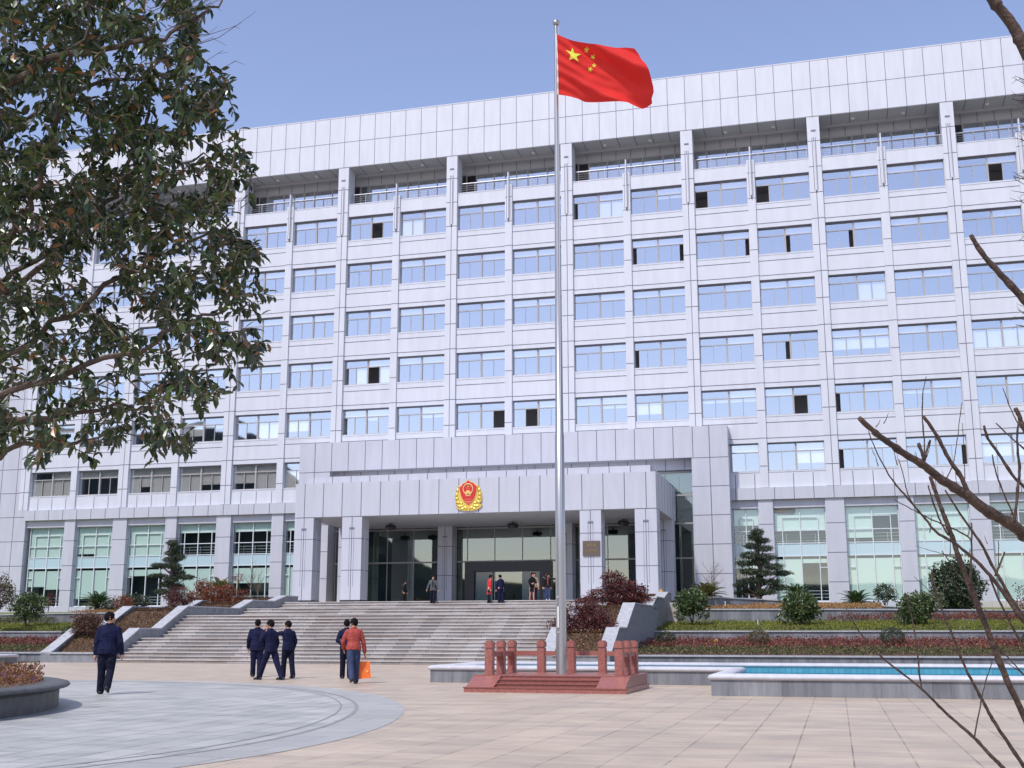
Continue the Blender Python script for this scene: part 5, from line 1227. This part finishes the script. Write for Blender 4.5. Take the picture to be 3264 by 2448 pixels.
mb.build('handle', 'bag_orange', SB)
mb = MB(); c = hb+u_*.07-v_*.060+Vector((0, 0, -.33))
for k in range(6): a = k*PI/3; mb.tube([c-v_*.0, c+u_*.030*math.cos(a)+Vector((0, 0, .030*math.sin(a)))], .006, 5)
mb.build('mark', 'bag_mark', SB)
ZL = ZLAND
person('man in a grey open jacket walking down from the landing, left of the middle column', 21.1, -15.43, 2.755, 1.50, 165, ((.25, .2), (-.12, .1)), (((-.06, .03, -.155), (-.10, .05, -.285)), ((.06, .03, -.155), (.10, .05, -.285))), head=-25, coat='cloth_grey', pants='cloth_navy_dark', shirt='cloth_black', near=False)
person('dark clothed person standing in front of the left entrance glass', 18.2, -12.0, ZL, 1.25, 100, ((.02, 0), (-.02, 0)), coat='cloth_black', pants='cloth_black', near=False, female=True)
person('woman in a bright red long coat talking at the top of the stairs', 24.2, -15.43, 2.755, 1.50, 60, ((.05, 0), (-.05, 0)), (((-.04, -.02, -.16), (-.05, -.02, -.30)), ((.045, -.01, -.16), (.04, .01, -.30))), head=10, coat='cloth_red', pants='cloth_black', hem=.30, near=False, female=True, nod=1)
pn, wn, _ = person('person in a navy suit with a black handbag facing the woman in red', 24.85, -15.43, 2.755, 1.50, -40, ((.03, 0), (-.05, 0)), head=-30, coat='cloth_navy', pants='cloth_navy', near=False, nod=1, hem=.45)
pw, ww, _ = person('woman in a black skirt suit and red shoes at the top of the stairs', 26.45, -15.1, ZL, 1.44, 150, ((.08, 0), (-.12, .25)), (((-.05, .03, -.15), (.05, .12, -.17)), ((.05, .03, -.15), (-.03, .12, -.19))), head=-20, coat='cloth_black', pants='cloth_black', shoes='shoe_red', skirt=True, female=True, near=False, hem=.46)
person('man in a beige jacket with lilac scarf standing behind the woman in the skirt', 26.2, -13.6, ZL, 1.52, 160, coat='cloth_beige', pants='cloth_navy_dark', shirt='cloth_lilac', near=False)
person('man half hidden behind the pointing man, face and dark collar showing', 26.95, -14.0, ZL, 1.52, 150, coat='cloth_black', pants='cloth_denim', near=False)
person('man in a dark jacket, red shirt and jeans pointing to the right', 27.3, -15.05, ZL, 1.40, 170, ((.05, 0), (-.05, 0)), (((-.13, .05, -.01), (-.26, .09, .02)), ((.05, -.01, -.165), (.05, .03, -.31))), head=-60, coat='cloth_black', pants='cloth_denim', shoes='shoe_white', shirt='cloth_rust', near=False)
q = wn[1]+Vector((.04, 0, -.02)); hbg = thing('handbag', 'small black handbag carried beside the navy suit at the top of the stairs', 'bag', (q.x, q.y, q.z-.25))
mb = MB(); mb.prism([(q.x-.12, q.z-.26), (q.x+.12, q.z-.26), (q.x+.09, q.z-.06), (q.x-.09, q.z-.06)], 'Y', q.y-.04, q.y+.04); mb.build('bag_body', 'cloth_black', hbg)
mb = MB(); mb.tube([(q.x-.06, q.y, q.z-.06), (q.x-.03, q.y, q.z+.02), (q.x+.03, q.y, q.z+.02), (q.x+.06, q.y, q.z-.06)], .008, 5); mb.build('handle', 'cloth_black', hbg)
